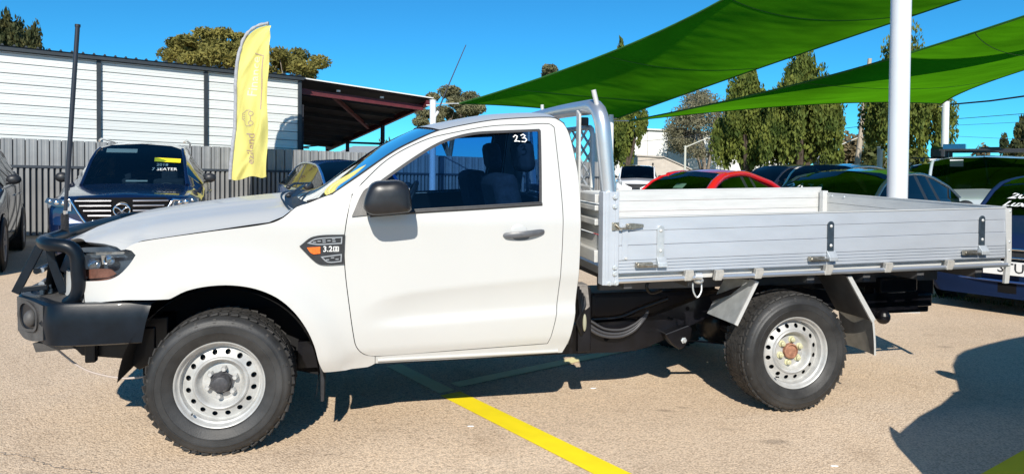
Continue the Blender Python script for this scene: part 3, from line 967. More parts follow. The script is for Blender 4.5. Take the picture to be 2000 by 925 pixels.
# white hand written stock number on the near window
mb = MB()
v2, f2 = stroke2d([[(1.547, 1.629), (1.558, 1.640), (1.570, 1.634), (1.563, 1.617), (1.552, 1.604), (1.566, 1.606), (1.582, 1.604)],
                   [(1.592, 1.639), (1.606, 1.646), (1.617, 1.637), (1.606, 1.626), (1.599, 1.624)], [(1.599, 1.624), (1.617, 1.624), (1.624, 1.613), (1.612, 1.602), (1.594, 1.604)]], .0055)
mb.add([(a, vs(a, b) + .008, b) for a, b in v2], f2)
mb.xf(lean).build("window_number", M_LETTER, door_near)

# ---- tray
NV = -.045                                    # outer face of the near side board
sb = part_empty("side_board", truck)


def wline(u, T): return tab(u, T)
L0 = [(2.09, 1.181), (4.76, 1.228)]; L1 = [(2.09, 1.106), (4.76, 1.153)]; L2 = [(2.09, 1.025), (4.76, 1.073)]; L3 = [(2.09, .940), (4.76, .985)]; L4 = [(2.09, .867), (4.76, .908)]


def board(La, Lb, name, parent, v, th, ribs=0, m=M_ALU, u0=2.10, u1=4.745):
    g = .0008
    mb = MB()
    P = []
    for u in (u0, u1):
        a, b = wline(u, La) - g, wline(u, Lb) + g
        P.append((u, a, b))
    prof = [(0, 0), (.0, 1)]
    if ribs:
        prof = []
        for i in range(ribs):
            t0, t1 = i / ribs, (i + 1) / ribs
            prof += [(0, t0), (0, t1 - .22 / ribs), (.006, t1 - .2 / ribs), (.006, t1 - .04 / ribs)]
        prof.append((0, 1))
    else:
        prof = [(.003, 0), (0, .03), (0, .97), (.003, 1)]
    n = len(prof)
    for u, a, b in P: mb.v += [(u, v + d, lerp(a, b, t)) for d, t in prof]
    for i in range(n - 1): mb.f.append((i, i + 1, n + i + 1, n + i))
    for u, a, b in P: mb.v += [(u, v + th, a), (u, v + th, b)]
    o = 2 * n
    mb.f += [(o, o + 2, o + 3, o + 1), (0, n, o + 2, o), (n - 1, o + 1, o + 3, 2 * n - 1)]
    mb.f += [tuple(range(0, n)) + (o + 1, o), tuple(reversed(range(n, 2 * n))) + (o + 2, o + 3)]
    return mb.build(name, m, parent, fixn=True)


board(L0, L1, "plank", sb, NV, .028); board(L1, L2, "plank", sb, NV + .002, .026); board(L2, L3, "plank", sb, NV, .028)
board(L3, L4, "plank", sb, NV, .03, ribs=4)
MB().beam((2.095, NV + .012, 1.1825), (4.745, NV + .012, 1.2295), .034, .007, (0, 0, 1)).build("top_cap", M_ALUW, sb, bevel=.002)
for (a, b, c) in ((2.104, .005, .90), (2.125, .0, 1.0)):
    pass
MB().box((2.135, NV - .003, 1.045), (.034, .006, .20)).build("end_plate", M_ALU, sb, bevel=.0015)
MB().tube([(2.14, NV - .006, .955), (2.14, NV - .012, .955)], .008, 8).build("rivet", M_ALUW, sb, smooth=40)


def hinge(u, wt, wb, m_s):
    h = part_empty("hinge", truck)
    mb = MB(); n = 10
    pts = [(u - .021, wb + .055), (u + .021, wb + .055), (u + .021, wt - .021)] + [(u + .021 * cos(t * pi / n), wt - .021 + .021 * sin(t * pi / n)) for t in range(1, n)] + [(u - .021, wt - .021)]
    mb.prism([(a, NV - .010, b) for a, b in pts], (0, .008, 0))
    mb.build("hinge_strap", m_s, h, bevel=.0015)
    kn = MB()
    kn.prism([(u - .024, NV - .004, wb + .06), (u - .024, NV - .034, wb + .022), (u - .024, NV - .036, wb - .002), (u - .024, NV - .002, wb - .002)], (.058, 0, 0))
    kn.build("hinge_knuckle", M_GALV, h, bevel=.003)
    bt = MB()
    for w in (wt - .03, lerp(wt, wb, .62)):
        bt.ell((u, NV - .011, w), (.010, .006, .010), 10, 6)
    bt.build("hinge_rivet", M_ALUW, h, smooth=60)
    lt = MB()
    lt.box((u - .105, NV - .02, wb + .012), (.10, .022, .030)); lt.box((u - .125, NV - .034, wb + .013), (.045, .010, .018)); lt.tube([(u - .15, NV - .03, wb + .013), (u - .03, NV - .03, wb + .006)], .009, 8)
    lt.build("hinge_latch", M_ZINC, h, bevel=.003)


hinge(2.349, 1.138, .906, M_GALV); hinge(3.452, 1.153, .918, M_STRAP); hinge(4.553, 1.180, .936, M_STRAP)
# over-centre catch at the front post
ct = part_empty("board_catch", truck)
mb = MB()
mb.box((2.075, NV - .012, 1.135), (.04, .012, .045))
mb.tube([(2.070, NV - .02, 1.146), (2.100, NV - .028, 1.122), (2.125, NV - .028, 1.126), (2.165, NV - .024, 1.136)], .007, 8)
mb.prism([(2.135, NV - .012, 1.150), (2.175, NV - .012, 1.152), (2.238, NV - .012, 1.146), (2.240, NV - .012, 1.130), (2.180, NV - .012, 1.120), (2.140, NV - .012, 1.118)], (0, -.010, 0))
mb.tube([(2.150, NV - .022, 1.136), (2.150, NV - .034, 1.136)], .013, 8)
mb.build("catch_lever", M_ZINC, ct, bevel=.002, smooth=40)

# front corner post (extrusion with bolts)
fp = MB()
fp.box((2.050, NV + .030, 1.066), (.094, .072, .520)); fp.box((2.085, NV - .009, 1.066), (.022, .006, .520)); fp.box((2.028, NV - .009, 1.066), (.020, .006, .520))
fpo = fp.build("corner_post", M_ALU, truck, bevel=.004)
bl = MB().lathe([(.015, 0), (.015, -.004), (.010, -.005), (.010, -.012)], 8, 'y', (0, 0, 0), cap1=True).build("post_bolt", M_GALV, fpo, smooth=30, loc=(2.072, NV - .012, 1.298))
for (u, w) in ((2.072, 1.245), (2.075, .905), (2.075, .870), (2.045, .818), (2.083, .818)):
    inst(bl, fpo, (u, NV - .010, w))
# roll hoop of thick tube across the headboard
ht = [(2.061, .02, 1.30), (2.045, .02, 1.46), (2.030, .02, 1.60), (2.020, .02, 1.70), (2.012, .03, 1.745), (2.008, .055, 1.780), (2.006, .10, 1.803), (2.010, .18, 1.812)]
n2 = [(2.03, .6, 1.822), (2.04, TW / 2, 1.826)]
path = ht + n2
full = path + [(a, TW - b, c) for a, b, c in reversed(path[:-1])]
MB().tube(full, .045, 18).xf(lean).build("roll_hoop", M_ALUP, truck, smooth=60)
for k in (0, 1):
    pe = MB().tube([(2.0, .05, 1.80), (1.974, .05, 1.90)], .014, 10) if k == 0 else MB().tube([(2.146, 1.75, 1.80), (2.142, 1.75, 1.965)], .014, 10)
    pe.build("ladder_peg", M_ALUW, truck, smooth=40)
# headboard: uprights, rails, mesh
hb_ = part_empty("headboard", truck)
for v in (.28, TW - .28):
    MB().prism([(1.955, v - .034, 1.772), (1.955, v + .020, 1.80), (1.955, v + .020, .96), (1.955, v - .034, .96)], (.014, 0, 0)).xf(lean).build("upright", M_ALUW, hb_, bevel=.002)
for (w, h) in ((1.285, .05), (1.23, .03), (1.15, .035), (.955, .07)):
    MB().box((2.02, TW / 2, w), (.06, TW - .10, h)).xf(lean).build("rail", M_ALUW, hb_, bevel=.004)
for (w0, w1) in ((1.165, 1.22), (1.075, 1.13), (.99, 1.07)):
    MB().box((2.035, TW / 2, (w0 + w1) / 2), (.012, TW - .12, w1 - w0 - .003)).xf(lean).build("plank", M_ALUW, hb_)
# mesh window guard
mv0, mv1, mw0, mw1, mu = .30, TW - .30, 1.335, 1.700, 2.06
fr = MB()
fr.tube([(mu, mv0, mw0), (mu, mv0, mw1 - .05), (mu, mv0 + .015, mw1 - .015), (mu, mv0 + .05, mw1), (mu, mv1 - .05, mw1), (mu, mv1 - .015, mw1 - .015), (mu, mv1, mw1 - .05), (mu, mv1, mw0), (mu, mv0, mw0)], .016, 8)
fr.xf(lean).build("mesh_frame", M_ALUW, hb_, smooth=50)
mesh = MB(); pv, pw = .168, .0912
nv_ = int((mv1 - mv0) / pv); nw_ = int((mw1 - mw0) / pw)
for i in range(nv_):
    for j in range(nw_):
        v0 = mv0 + i * pv; w0 = mw0 + j * pw; 
        for (p, q) in (((0, .5), (.5, 1)), ((.5, 1), (1, .5)), ((0, .5), (.5, 0)), ((.5, 0), (1, .5))):
            mesh.beam((mu, v0 + p[0] * pv, w0 + p[1] * pw), (mu, v0 + q[0] * pv, w0 + q[1] * pw), .009, .012, (1, 0, 0))
mesh.xf(lean).build("mesh_guard", M_GALV, hb_)
MB().box((2.09, mv1 + .10, 1.50), (.05, .04, .46)).xf(lean).build("work_lamp_bracket", M_ALUW, hb_, bevel=.003)
wl = MB().box((2.02, .36, 1.735), (.05, .07, .05)).xf(lean).build("work_lamp", M_BLKPL, hb_, bevel=.008)

# tray floor, far board, tailgate
MB().box((3.42, TW / 2, .865), (2.66, TW + .02, .045), Matrix.Rotation(-.0165, 3, 'Y')).xf(lambda a, b, c: (a, b, c + .018 * b)).build("tray_floor", M_ALUW, truck)
fb_ = part_empty("side_board", truck)
for i in range(4):
    w0 = .885 + i * .0865
    MB().beam((2.10, TW + .030, w0 + .043), (4.745, TW + .030, w0 + .043 + .042), .028, .084).xf(lean).build("plank", M_ALUW, fb_, bevel=.002)
MB().beam((2.10, TW + .03, 1.2325), (4.745, TW + .03, 1.2745), .034, .010).xf(lean).build("top_cap", M_ALUW, fb_, bevel=.002)
tg = part_empty("tailgate", truck)
for i in range(4):
    w0 = .905 + i * .0805
    MB().box((4.765, TW / 2, w0 + .040), (.028, TW - .0, .078)).xf(lean).build("plank", M_ALUW, tg, bevel=.002)
MB().box((4.765, TW / 2, 1.230), (.034, TW + .02, .010)).xf(lean).build("top_cap", M_ALUW, tg, bevel=.002)
MB().box((4.735, TW - .03, 1.08), (.05, .05, .34)).xf(lean).build("corner_post", M_ALUW, tg, bevel=.003)
for (v, w) in ((TW - .12, 1.245), (TW - .28, 1.245)):
    MB().ell((4.750, v, w - .035), (.008, .010, .010)).xf(lean).build("rivet", M_GALV, tg, smooth=50)
# rear corner strip
rp = MB().prism([(4.735, NV - .004, 1.225), (4.784, NV - .004, 1.226), (4.792, NV - .004, .905), (4.776, NV - .004, .742), (4.742, NV - .004, .742), (4.755, NV - .004, .905)], (0, .02, 0))
rpo = rp.build("rear_strip", M_ALUW, truck, bevel=.002)
for w in (1.205, 1.01, .955, .86):
    MB().ell((4.772, NV - .004, w), (.008, .005, .008)).build("rivet", M_GALV, rpo, smooth=50)
# rope rails
r1 = MB().tube([(2.094, NV - .012, .829), (2.56, NV - .012, .838)], .0145, 12).build("rope_rail", M_ALUP, truck, smooth=50)
r2 = MB().tube([(2.685, NV - .012, .838), (4.745, NV - .012, .864)], .0145, 12).build("rope_rail", M_ALUP, truck, smooth=50)
br0 = None
for u, w, p in ((2.515, .846, r1), (2.705, .843, r2), (2.961, .847, r2), (3.426, .857, r2), (3.846, .862, r2), (4.296, .868, r2)):
    if br0 is None:
        mb = MB().prism([(-.016, .006, .036), (.030, .006, .036), (.034, .006, .012), (.016, .006, -.024), (-.026, .006, -.024), (-.022, .006, .006)], (0, -.030, 0))
        br0 = mb.build("rail_bracket", mat("cast_bracket", (.46, .44, .40), .5, .3, var=.15, vscale=30), p, bevel=.003, loc=(u, NV - .006, w))
    else:
        inst(br0, p, (u, NV - .006, w))
# tray cross bearers and long runner
mb = MB()
for u in (2.2, 2.6, 3.0, 3.4, 3.8, 4.2, 4.65):
    mb.box((u, TW / 2, .80), (.05, TW - .12, .07))
mb.box((3.40, .42, .745), (2.5, .05, .09)); mb.box((3.40, TW - .42, .745), (2.5, .05, .09))
mb.build("cross_bearers", mat("dark_alu", (.10, .10, .105), .6, .3), truck)

# ---- chassis rails and running gear
RAILU = [(.35, .46), (1.9, .49), (2.376, .507), (2.497, .520), (2.772, .607), (2.95, .66), (3.3, .70), (3.7, .66), (4.1, .62), (4.5, .62)]
RAILL = [(.35, .31), (1.9, .312), (2.40, .312), (2.58, .368), (2.788, .461), (2.96, .52), (3.3, .56), (3.7, .53), (4.1, .50), (4.5, .50)]
for v0 in (.40, TW - .47):
    o = cr(RAILU, .1, False) + list(reversed(cr(RAILL, .1, False)))
    P = [(a, v0, b) for a, b in o]
    MB().prism(P, (0, .07, 0)).build("chassis_rail", M_CHASSIS, truck, smooth=30)
mb = MB()
for (u, w, r) in ((2.20, .395, .016), (2.50, .44, .014), (2.62, .51, .010), (2.75, .565, .014), (2.64, .50, .010), (3.02, .62, .014)):
    mb.lathe([(r, -.0015), (.001, -.0015)], 14, 'y', (u, .40, w))
mb.build("rail_holes", M_DARK, truck)
for i, (d, r) in enumerate(((0, .011), (.022, .009), (.05, .008))):
    MB().tube(cr3([(2.02, .37, .56 - d * .3), (2.08, .355, .47 + d), (2.17, .35, .425 + d * .9), (2.28, .35, .420 + d * .8), (2.37, .355, .455 + d * .7), (2.44, .37, .52 + d * .3), (2.47, .39, .56)]), r, 8).build("brake_pipe", mat("hose_black", (.05, .05, .055), .35), truck, smooth=50)
MB().tube(cr3([(2.12, .45, .51), (2.3, .44, .52), (2.45, .43, .575), (2.62, .42, .63)]), .018, 8).build("wiring_loom", M_CHASSIS, truck, smooth=50)
hg = MB().prism([(2.563, .33, .425), (2.727, .33, .477), (2.752, .33, .45), (2.742, .33, .385), (2.694, .33, .329), (2.662, .33, .322), (2.627, .33, .345), (2.577, .33, .400)], (0, .09, 0)).build("spring_hanger", M_CHASSIS, truck, bevel=.008)
MB().lathe([(.02, 0), (.02, -.006), (.011, -.008), (.011, -.018)], 6, 'y', (2.69, .328, .38), cap1=True).build("hanger_bolt", M_GALV, hg)
for v0 in (.36, TW - .42):
    ls = part_empty("leaf_spring", truck)
    for k in range(4):
        a = .06 * k
        MB().grid(lambda t, s: (lerp(2.70 + a * 3, 3.80 - a * 2, t), v0 + .06 * s, .375 - .05 * sin(pi * lerp(.05 + a, .95 - a, t)) - .012 * k), 14, 1).build("leaf", M_CHASSIS, ls, smooth=60)
ax = MB().tube([(3.235, .24, .362), (3.235, TW - .24, .362)], .055, 14)
ax.ell((3.235, TW / 2, .362), (.16, .14, .16), 16, 10)
ax.build("rear_axle", M_CHASSIS, truck, smooth=50)
ft = MB().box((2.75, 1.02, .48), (1.0, .38, .24)).build("fuel_tank", mat("tank_black", (.02, .022, .03), .45), truck, bevel=.03)
gb = MB(); gb.box((1.2, TW / 2, .46), (1.2, .36, .22)); gb.box((.3, TW / 2, .46), (.8, .5, .28)); gb.tube([(1.8, TW / 2, .46), (3.1, TW / 2, .40)], .04, 10)
gb.box((1.25, TW / 2, .53), (1.25, TW - .30, .10))
gb.build("drivetrain", M_CHASSIS, truck, bevel=.02)
MB().tube([(-.1, .28, .34), (-.1, TW - .28, .34)], .04, 10).build("front_axle", M_CHASSIS, truck, smooth=50)
# vertical dark post, loom and bracket behind the cab
cp = MB(); cp.box((1.955, .13, .585), (.075, .05, .375)); cp.box((1.99, .16, .53), (.015, .10, .27))
cp.build("cab_mount_post", M_CHASSIS, truck, bevel=.004)
MB().prism([(1.90, .10, .79), (1.97, .10, .79), (1.985, .10, .66), (1.96, .10, .64), (1.925, .10, .66)], (0, .10, 0)).build("mount_bracket", mat("dull_grey_bracket", (.22, .20, .185), .6, var=.3, vscale=30), truck, bevel=.004)
mb = MB()
for k in range(4):
    mb.tube([(1.91 + .012 * k, .10, .78 - .02 * k), (1.915 + .01 * k, .075, .68), (1.93 - .01 * k, .085, .58), (1.935, .10, .50)], .010, 6)
mb.build("cab_loom", M_CHASSIS, truck, smooth=50)
MB().ell((1.945, .075, .575), (.012, .01, .05), 10, 8).build("connector", mat("dusty_connector", (.32, .31, .22), .6), truck, smooth=50)
# electrical plug hanging off the rail gap
mb = MB().tube([(2.56, NV - .01, .845), (2.60, NV - .012, .842)], [.018, .022], 10); mb.ell((2.60, NV + .02, .815), (.032, .03, .02))
mb.tube(cr3([(2.57, NV + .03, .80), (2.575, NV + .03, .75), (2.60, NV + .03, .715), (2.625, NV + .03, .75), (2.63, NV + .04, .80)]), .005, 6)
MB().tube(cr3([(2.42, .25, .78), (2.40, .25, .74), (2.43, .25, .70), (2.50, .25, .715)]), .010, 6).build("spare_hose", M_CHASSIS, truck, smooth=50)
mb.build("trailer_socket", M_GALV, truck, smooth=50)

# ---- guards round the rear wheels
for sg in (1, -1):
    mv = (lambda u, v, w: (u, v, w)) if sg > 0 else (lambda u, v, w: (u, TW - v, w))
    g = MB().prism([(2.845, -.02, .547), (2.979, -.02, .80), (2.983, -.02, .80), (2.851, -.02, .545)], (0, .34, 0))
    go = g.xf(mv).build("mud_guard", mat("galv_plate", (.50, .53, .54), .5, .4, var=.15, vscale=14), truck, fixn=True)
    MB().prism([(2.838, -.024, .549), (2.974, -.024, .80), (2.993, -.024, .796), (2.858, -.024, .540)], (0, .012, 0)).xf(mv).build("guard_lip", M_ALUW, go)
    MB().beam((2.86, .30, .64), (3.0, .02, .78), .012, .03).xf(mv).build("guard_stay", M_CHASSIS, go)
    g = MB().prism([(3.613, -.01, .81), (3.783, -.01, .54), (3.777, -.01, .534), (3.605, -.01, .81)], (0, .32, 0))
    go = g.xf(mv).build("mud_guard", mat("dark_guard_plate", (.10, .10, .10), .5, .3, var=.2, vscale=10), truck, fixn=True)
    MB().prism([(3.596, -.024, .81), (3.624, -.024, .815), (3.800, -.024, .545), (3.780, -.024, .520)], (0, .014, 0)).xf(mv).build("guard_lip", M_ALUW, go)
    mb = MB().grid(lambda a, b: (3.785 + .02 * sin(a * pi * .5) + .012 * sin(pi * b), lerp(-.015, .30, b), lerp(.545, .318, a)), 8, 6)
    mb.xf(mv).build("mud_flap", mat("dusty_flap", (.23, .21, .175), .7, var=.35, vscale=6), go, smooth=60)
    MB().grid(lambda a, b: (3.785 + .02 * sin(a * pi * .5) + lerp(-.006, .008, b), -.019, lerp(.545, .316, a)), 8, 1).xf(mv).build("flap_edge", M_ALUW, go)
# tow bar and rear under-structure
mb = MB(); mb.box((4.40, .75, .56), (.44, .70, .09)); mb.box((4.62, .74, .475), (.36, .24, .10)); mb.box((4.60, .50, .66), (.20, .06, .16)); mb.box((4.3, .9, .68), (.30, 1.1, .10))
mb.box((4.2, .45, .55), (.12, .10, .22)); mb.ell((4.20, .38, .46), (.05, .05, .05))
mb.build("tow_bar", M_CHASSIS, truck, bevel=.012)

# ================================================================== GROUND AND MARKINGS
def ground_mat():
    m = bpy.data.materials.new("sealed_yard"); m.use_nodes = True
    nt = m.node_tree; N = nt.nodes; L = nt.links; b = N["Principled BSDF"]
    tc = N.new("ShaderNodeTexCoord")

    def noise(sc, det=4, ro=.6):
        n = N.new("ShaderNodeTexNoise"); n.inputs["Scale"].default_value = sc; n.inputs["Detail"].default_value = det; n.inputs["Roughness"].default_value = ro
        L.new(tc.outputs["Object"], n.inputs["Vector"]); return n

    def ramp(src, stops):
        r = N.new("ShaderNodeValToRGB"); e = r.color_ramp.elements
        e[0].position, e[0].color = stops[0][0], (*stops[0][1], 1); e[1].position, e[1].color = stops[-1][0], (*stops[-1][1], 1)
        for p, c in stops[1:-1]:
            k = e.new(p); k.color = (*c, 1)
        L.new(src, r.inputs[0]); return r

    def mix(a, b_, f, mode='MIX'):
        x = N.new("ShaderNodeMix"); x.data_type = 'RGBA'; x.blend_type = mode
        if isinstance(f, float): x.inputs["Factor"].default_value = f
        else: L.new(f, x.inputs["Factor"])
        L.new(a, x.inputs["A"]); L.new(b_, x.inputs["B"]); return x
    big = ramp(noise(.55, 5).outputs[0], [(.3, (.68, .525, .375)), (.5, (.76, .595, .43)), (.7, (.80, .65, .495))])
    # pale stones and dark binder between them
    vo = N.new("ShaderNodeTexVoronoi"); vo.inputs["Scale"].default_value = 105; L.new(tc.outputs["Object"], vo.inputs["Vector"])
    st = ramp(vo.outputs["Color"], [(0, (.62, .60, .58)), (.55, (1, 1, 1)), (1, (1.22, 1.2, 1.16))])
    c1 = mix(big.outputs[0], st.outputs[0], .55, 'MULTIPLY')
    gap = ramp(vo.outputs["Distance"], [(0, (1, 1, 1)), (.42, (1, 1, 1)), (.72, (.55, .52, .5))])
    c2 = mix(c1.outputs["Result"], gap.outputs[0], .6, 'MULTIPLY')
    n2 = noise(38, 3)
    sp = ramp(n2.outputs[0], [(.0, (.45, .42, .4)), (.33, (.62, .6, .58)), (.43, (1, 1, 1)), (.7, (1.08, 1.06, 1.03))])
    # the left of the yard is the rougher seal
    sx = N.new("ShaderNodeSeparateXYZ"); L.new(tc.outputs["Object"], sx.inputs[0])
    ad = N.new("ShaderNodeMath"); ad.operation = 'MULTIPLY_ADD'; ad.inputs[1].default_value = .9; L.new(noise(.8, 3).outputs[0], ad.inputs[0]); L.new(sx.outputs[0], ad.inputs[2])
    mr = N.new("ShaderNodeMapRange"); mr.inputs[1].default_value = 1.6; mr.inputs[2].default_value = .2; mr.inputs[3].default_value = .22; mr.inputs[4].default_value = .85
    L.new(ad.outputs[0], mr.inputs[0])
    c3 = mix(c2.outputs["Result"], sp.outputs[0], mr.outputs[0], 'MULTIPLY')
    blot = ramp(noise(2.3, 6, .7).outputs[0], [(.28, (.78, .75, .72)), (.45, (1, 1, 1)), (.75, (1.05, 1.03, 1.0))])
    c4 = mix(c3.outputs["Result"], blot.outputs[0], .8, 'MULTIPLY')
    last = c4
    # soft oil drips soaked into the seal, and two faint tyre tracks
    nd = noise(9, 3)
    for (x, y, rx, ry, dk) in ((.93, 4.30, .07, .03, .42), (1.24, 4.00, .08, .032, .25), (1.42, 3.82, .11, .04, .45), (3.62, 5.95, .09, .04, .4), (1.06, 4.36, .04, .02, .3), (-2.27, 3.35, .06, .015, .35),
                            (.2, 3.35, .35, .12, .10), (2.2, 4.9, .5, .2, .10), (-1.9, 4.1, .5, .15, .08), (-.9, 3.6, .03, .012, .5), (1.75, 4.5, .03, .015, .4), (.0, 4.15, .025, .012, .4)):
        mp = N.new("ShaderNodeMapping"); mp.vector_type = 'TEXTURE'
        mp.inputs["Location"].default_value = (x, y, 0); mp.inputs["Scale"].default_value = (rx, ry, 1)
        L.new(tc.outputs["Object"], mp.inputs[0])
        ln = N.new("ShaderNodeVectorMath"); ln.operation = 'LENGTH'; L.new(mp.outputs[0], ln.inputs[0])
        aa = N.new("ShaderNodeMath"); aa.operation = 'MULTIPLY_ADD'; aa.inputs[1].default_value = 1.3; L.new(nd.outputs[0], aa.inputs[0]); L.new(ln.outputs["Value"], aa.inputs[2])
        mm = N.new("ShaderNodeMapRange"); mm.inputs[1].default_value = 1.75; mm.inputs[2].default_value = 1.0; mm.inputs[3].default_value = 0; mm.inputs[4].default_value = dk; L.new(aa.outputs[0], mm.inputs[0])
        x_ = N.new("ShaderNodeMix"); x_.data_type = 'RGBA'; L.new(mm.outputs[0], x_.inputs["Factor"]); L.new(last.outputs["Result"], x_.inputs["A"]); x_.inputs["B"].default_value = (.16, .125, .10, 1)
        last = x_
    L.new(last.outputs["Result"], b.inputs["Base Color"])
    b.inputs["Roughness"].default_value = .9; b.inputs["Specular IOR Level"].default_value = .2
    bp = N.new("ShaderNodeBump"); bp.inputs["Strength"].default_value = .55; bp.inputs["Distance"].default_value = .006
    L.new(vo.outputs["Distance"], bp.inputs["Height"]); bp.invert = True
    b2 = N.new("ShaderNodeBump"); b2.inputs["Strength"].default_value = .35; b2.inputs["Distance"].default_value = .01
    L.new(n2.outputs[0], b2.inputs["Height"]); L.new(bp.outputs[0], b2.inputs["Normal"])
    L.new(b2.outputs[0], b.inputs["Normal"])
    return m


M_GROUND = ground_mat()
g = MB().grid(lambda a, b: (lerp(-600, 600, a), lerp(-200, 900, b), 0), 12, 12).build("ground", M_GROUND); struct(g)


def worn_paint(name, col, cover):
    m = bpy.data.materials.new(name); m.use_nodes = True
    nt = m.node_tree; N = nt.nodes; L = nt.links; b = N["Principled BSDF"]
    b.inputs["Roughness"].default_value = .75
    tc = N.new("ShaderNodeTexCoord"); n = N.new("ShaderNodeTexNoise"); n.inputs["Scale"].default_value = 55; n.inputs["Detail"].default_value = 6; n.inputs["Roughness"].default_value = .7
    L.new(tc.outputs["Object"], n.inputs["Vector"])
    n2 = N.new("ShaderNodeTexNoise"); n2.inputs["Scale"].default_value = 6; L.new(tc.outputs["Object"], n2.inputs["Vector"])
    ad = N.new("ShaderNodeMath"); ad.operation = 'MULTIPLY_ADD'; ad.inputs[1].default_value = .5; L.new(n2.outputs[0], ad.inputs[0]); L.new(n.outputs[0], ad.inputs[2])
    # thinner cover towards the edges of the stripe (UV x = across)
    uv = N.new("ShaderNodeUVMap"); s = N.new("ShaderNodeSeparateXYZ"); L.new(uv.outputs[0], s.inputs[0])
    ed = N.new("ShaderNodeMath"); ed.operation = 'MULTIPLY_ADD'; ed.inputs[1].default_value = .55; L.new(s.outputs[0], ed.inputs[0]); L.new(ad.outputs[0], ed.inputs[2])
    r = N.new("ShaderNodeValToRGB"); r.color_ramp.elements[0].position = cover; r.color_ramp.elements[1].position = cover + .06
    L.new(ed.outputs[0], r.inputs[0])
    t = N.new("ShaderNodeBsdfTransparent"); mx = N.new("ShaderNodeMixShader")
    L.new(r.outputs[0], mx.inputs[0]); L.new(t.outputs[0], mx.inputs[1]); L.new(b.outputs[0], mx.inputs[2]); L.new(mx.outputs[0], N["Material Output"].inputs[0])
    rc = N.new("ShaderNodeValToRGB"); rc.color_ramp.elements[0].color = (*[c * .93 for c in col], 1); rc.color_ramp.elements[1].color = (*col, 1)
    rc.color_ramp.elements[0].position = .35; rc.color_ramp.elements[1].position = .6
    L.new(n2.outputs[0], rc.inputs[0]); L.new(rc.outputs[0], b.inputs["Base Color"])
    return m


M_YELLOW = worn_paint("yellow_line_paint", (.95, .76, .004), .47)
M_SHADED_LINE = worn_paint("shaded_line_paint", (.86, .78, .42), .48)  # same worn yellow, its tone in the truck's shadow put into the colour


def stripe(name, p, q, w, m, z=.004):
    p = Vector((*p, z)); q = Vector((*q, z)); d = (q - p).normalized(); n = Vector((-d.y, d.x, 0)) * (w / 2)
    me = bpy.data.meshes.new(name)
    V_ = []; F_ = []; k = 20; U_ = []
    for i in range(k + 1):
        c = p.lerp(q, i / k)
        V_ += [c - n, c - n * .5, c + n * .5, c + n]
    for i in range(k):
        for j in range(3):
            a = i * 4 + j; F_.append((a, a + 4, a + 5, a + 1))
    me.from_pydata(V_, [], F_); me.materials.append(m)
    uv = me.uv_layers.new(name="UVMap")
    for l in me.loops:
        uv.data[l.index].uv = ((0, 1, 1, 0)[l.vertex_index % 4], (l.vertex_index // 4) / k)
    o = bpy.data.objects.new(name, me); COL.objects.link(o); struct(o); return o


# an old crack and a seam line in the seal at the lower left
M_CRACK = mat("seal_crack", (.42, .35, .28), .9)
for pts, w in (([(-2.75, 3.62), (-2.45, 3.55), (-2.2, 3.42), (-1.95, 3.36), (-1.6, 3.22), (-1.2, 3.15)], .007), ([(1.2, 5.1), (1.9, 5.35), (2.3, 5.72), (3.1, 6.1)], .008)):
    q = []
    for a, b in zip(pts[:-1], pts[1:]):
        for k in range(10):
            t = k / 10; q.append((lerp(a[0], b[0], t) + rnd.gauss(0, .008), lerp(a[1], b[1], t) + rnd.gauss(0, .008)))
    v2, f2 = stroke2d([q], w)
    struct(MB().add([(a, b, .0025) for a, b in v2], f2).build("crack", M_CRACK))
stripe("bay_line", (-.385, 4.585), (.90, 2.83), .15, M_YELLOW)
stripe("bay_line", (-.86, 5.24), (-.41, 4.62), .115, M_SHADED_LINE, .0042)
stripe("bay_line", (-.37, 4.765), (3.70, 7.89), .11, M_SHADED_LINE, .0046)
stripe("bay_line", (3.72, 7.76), (4.5, 8.36), .12, M_YELLOW, .005)
stripe("bay_line", (2.02, 3.16), (4.6, 5.02), .13, M_YELLOW, .0052)
# little pale chips lying on the seal
for (x, y) in ((.55, 4.72), (-.22, 4.0), (1.6, 3.5)):
    tag(MB().ell((x, y, .004), (.022, .008, .004), 8, 4).build("paint_chip", M_LETTER), {(.55, 4.72): "small white chip lying on the seal in the middle of the bay", (-.22, 4.0): "small pale chip lying on the seal left of the yellow line", (1.6, 3.5): "small pale chip lying nearest the lower right dark shadow"}[(x, y)], "chip", "pale chips on the seal")
# weeds along the edge of the seal
mb = MB()
for i in range(260):
    t = rnd.random(); x = lerp(4.75, 5.9, t) + rnd.gauss(0, .03); y = lerp(8.55, 7.45, t) + rnd.gauss(0, .05)
    h = .03 + .05 * rnd.random() * (.5 + .5 * sin(t * 23) ** 2); a = rnd.random() * 6.28; l = rnd.gauss(0, .02)
    mb.add([(x - .006 * cos(a), y - .006 * sin(a), 0), (x + .006 * cos(a), y + .006 * sin(a), 0), (x + l, y + l, h)], [(0, 1, 2)])
gs = mb.build("grass", mat("dry_green_grass", (.12, .14, .03), .8, var=.4, vscale=9)); gs["kind"] = "stuff"

struct(MB().grid(lambda a, b: (lerp(-60, 90, a), lerp(36, 140, b) + 3 * sin(a * 9), .006), 30, 6).build("verge", mat("dry_grass_verge", (.16, .17, .06), .9, var=.35, vscale=.6)))

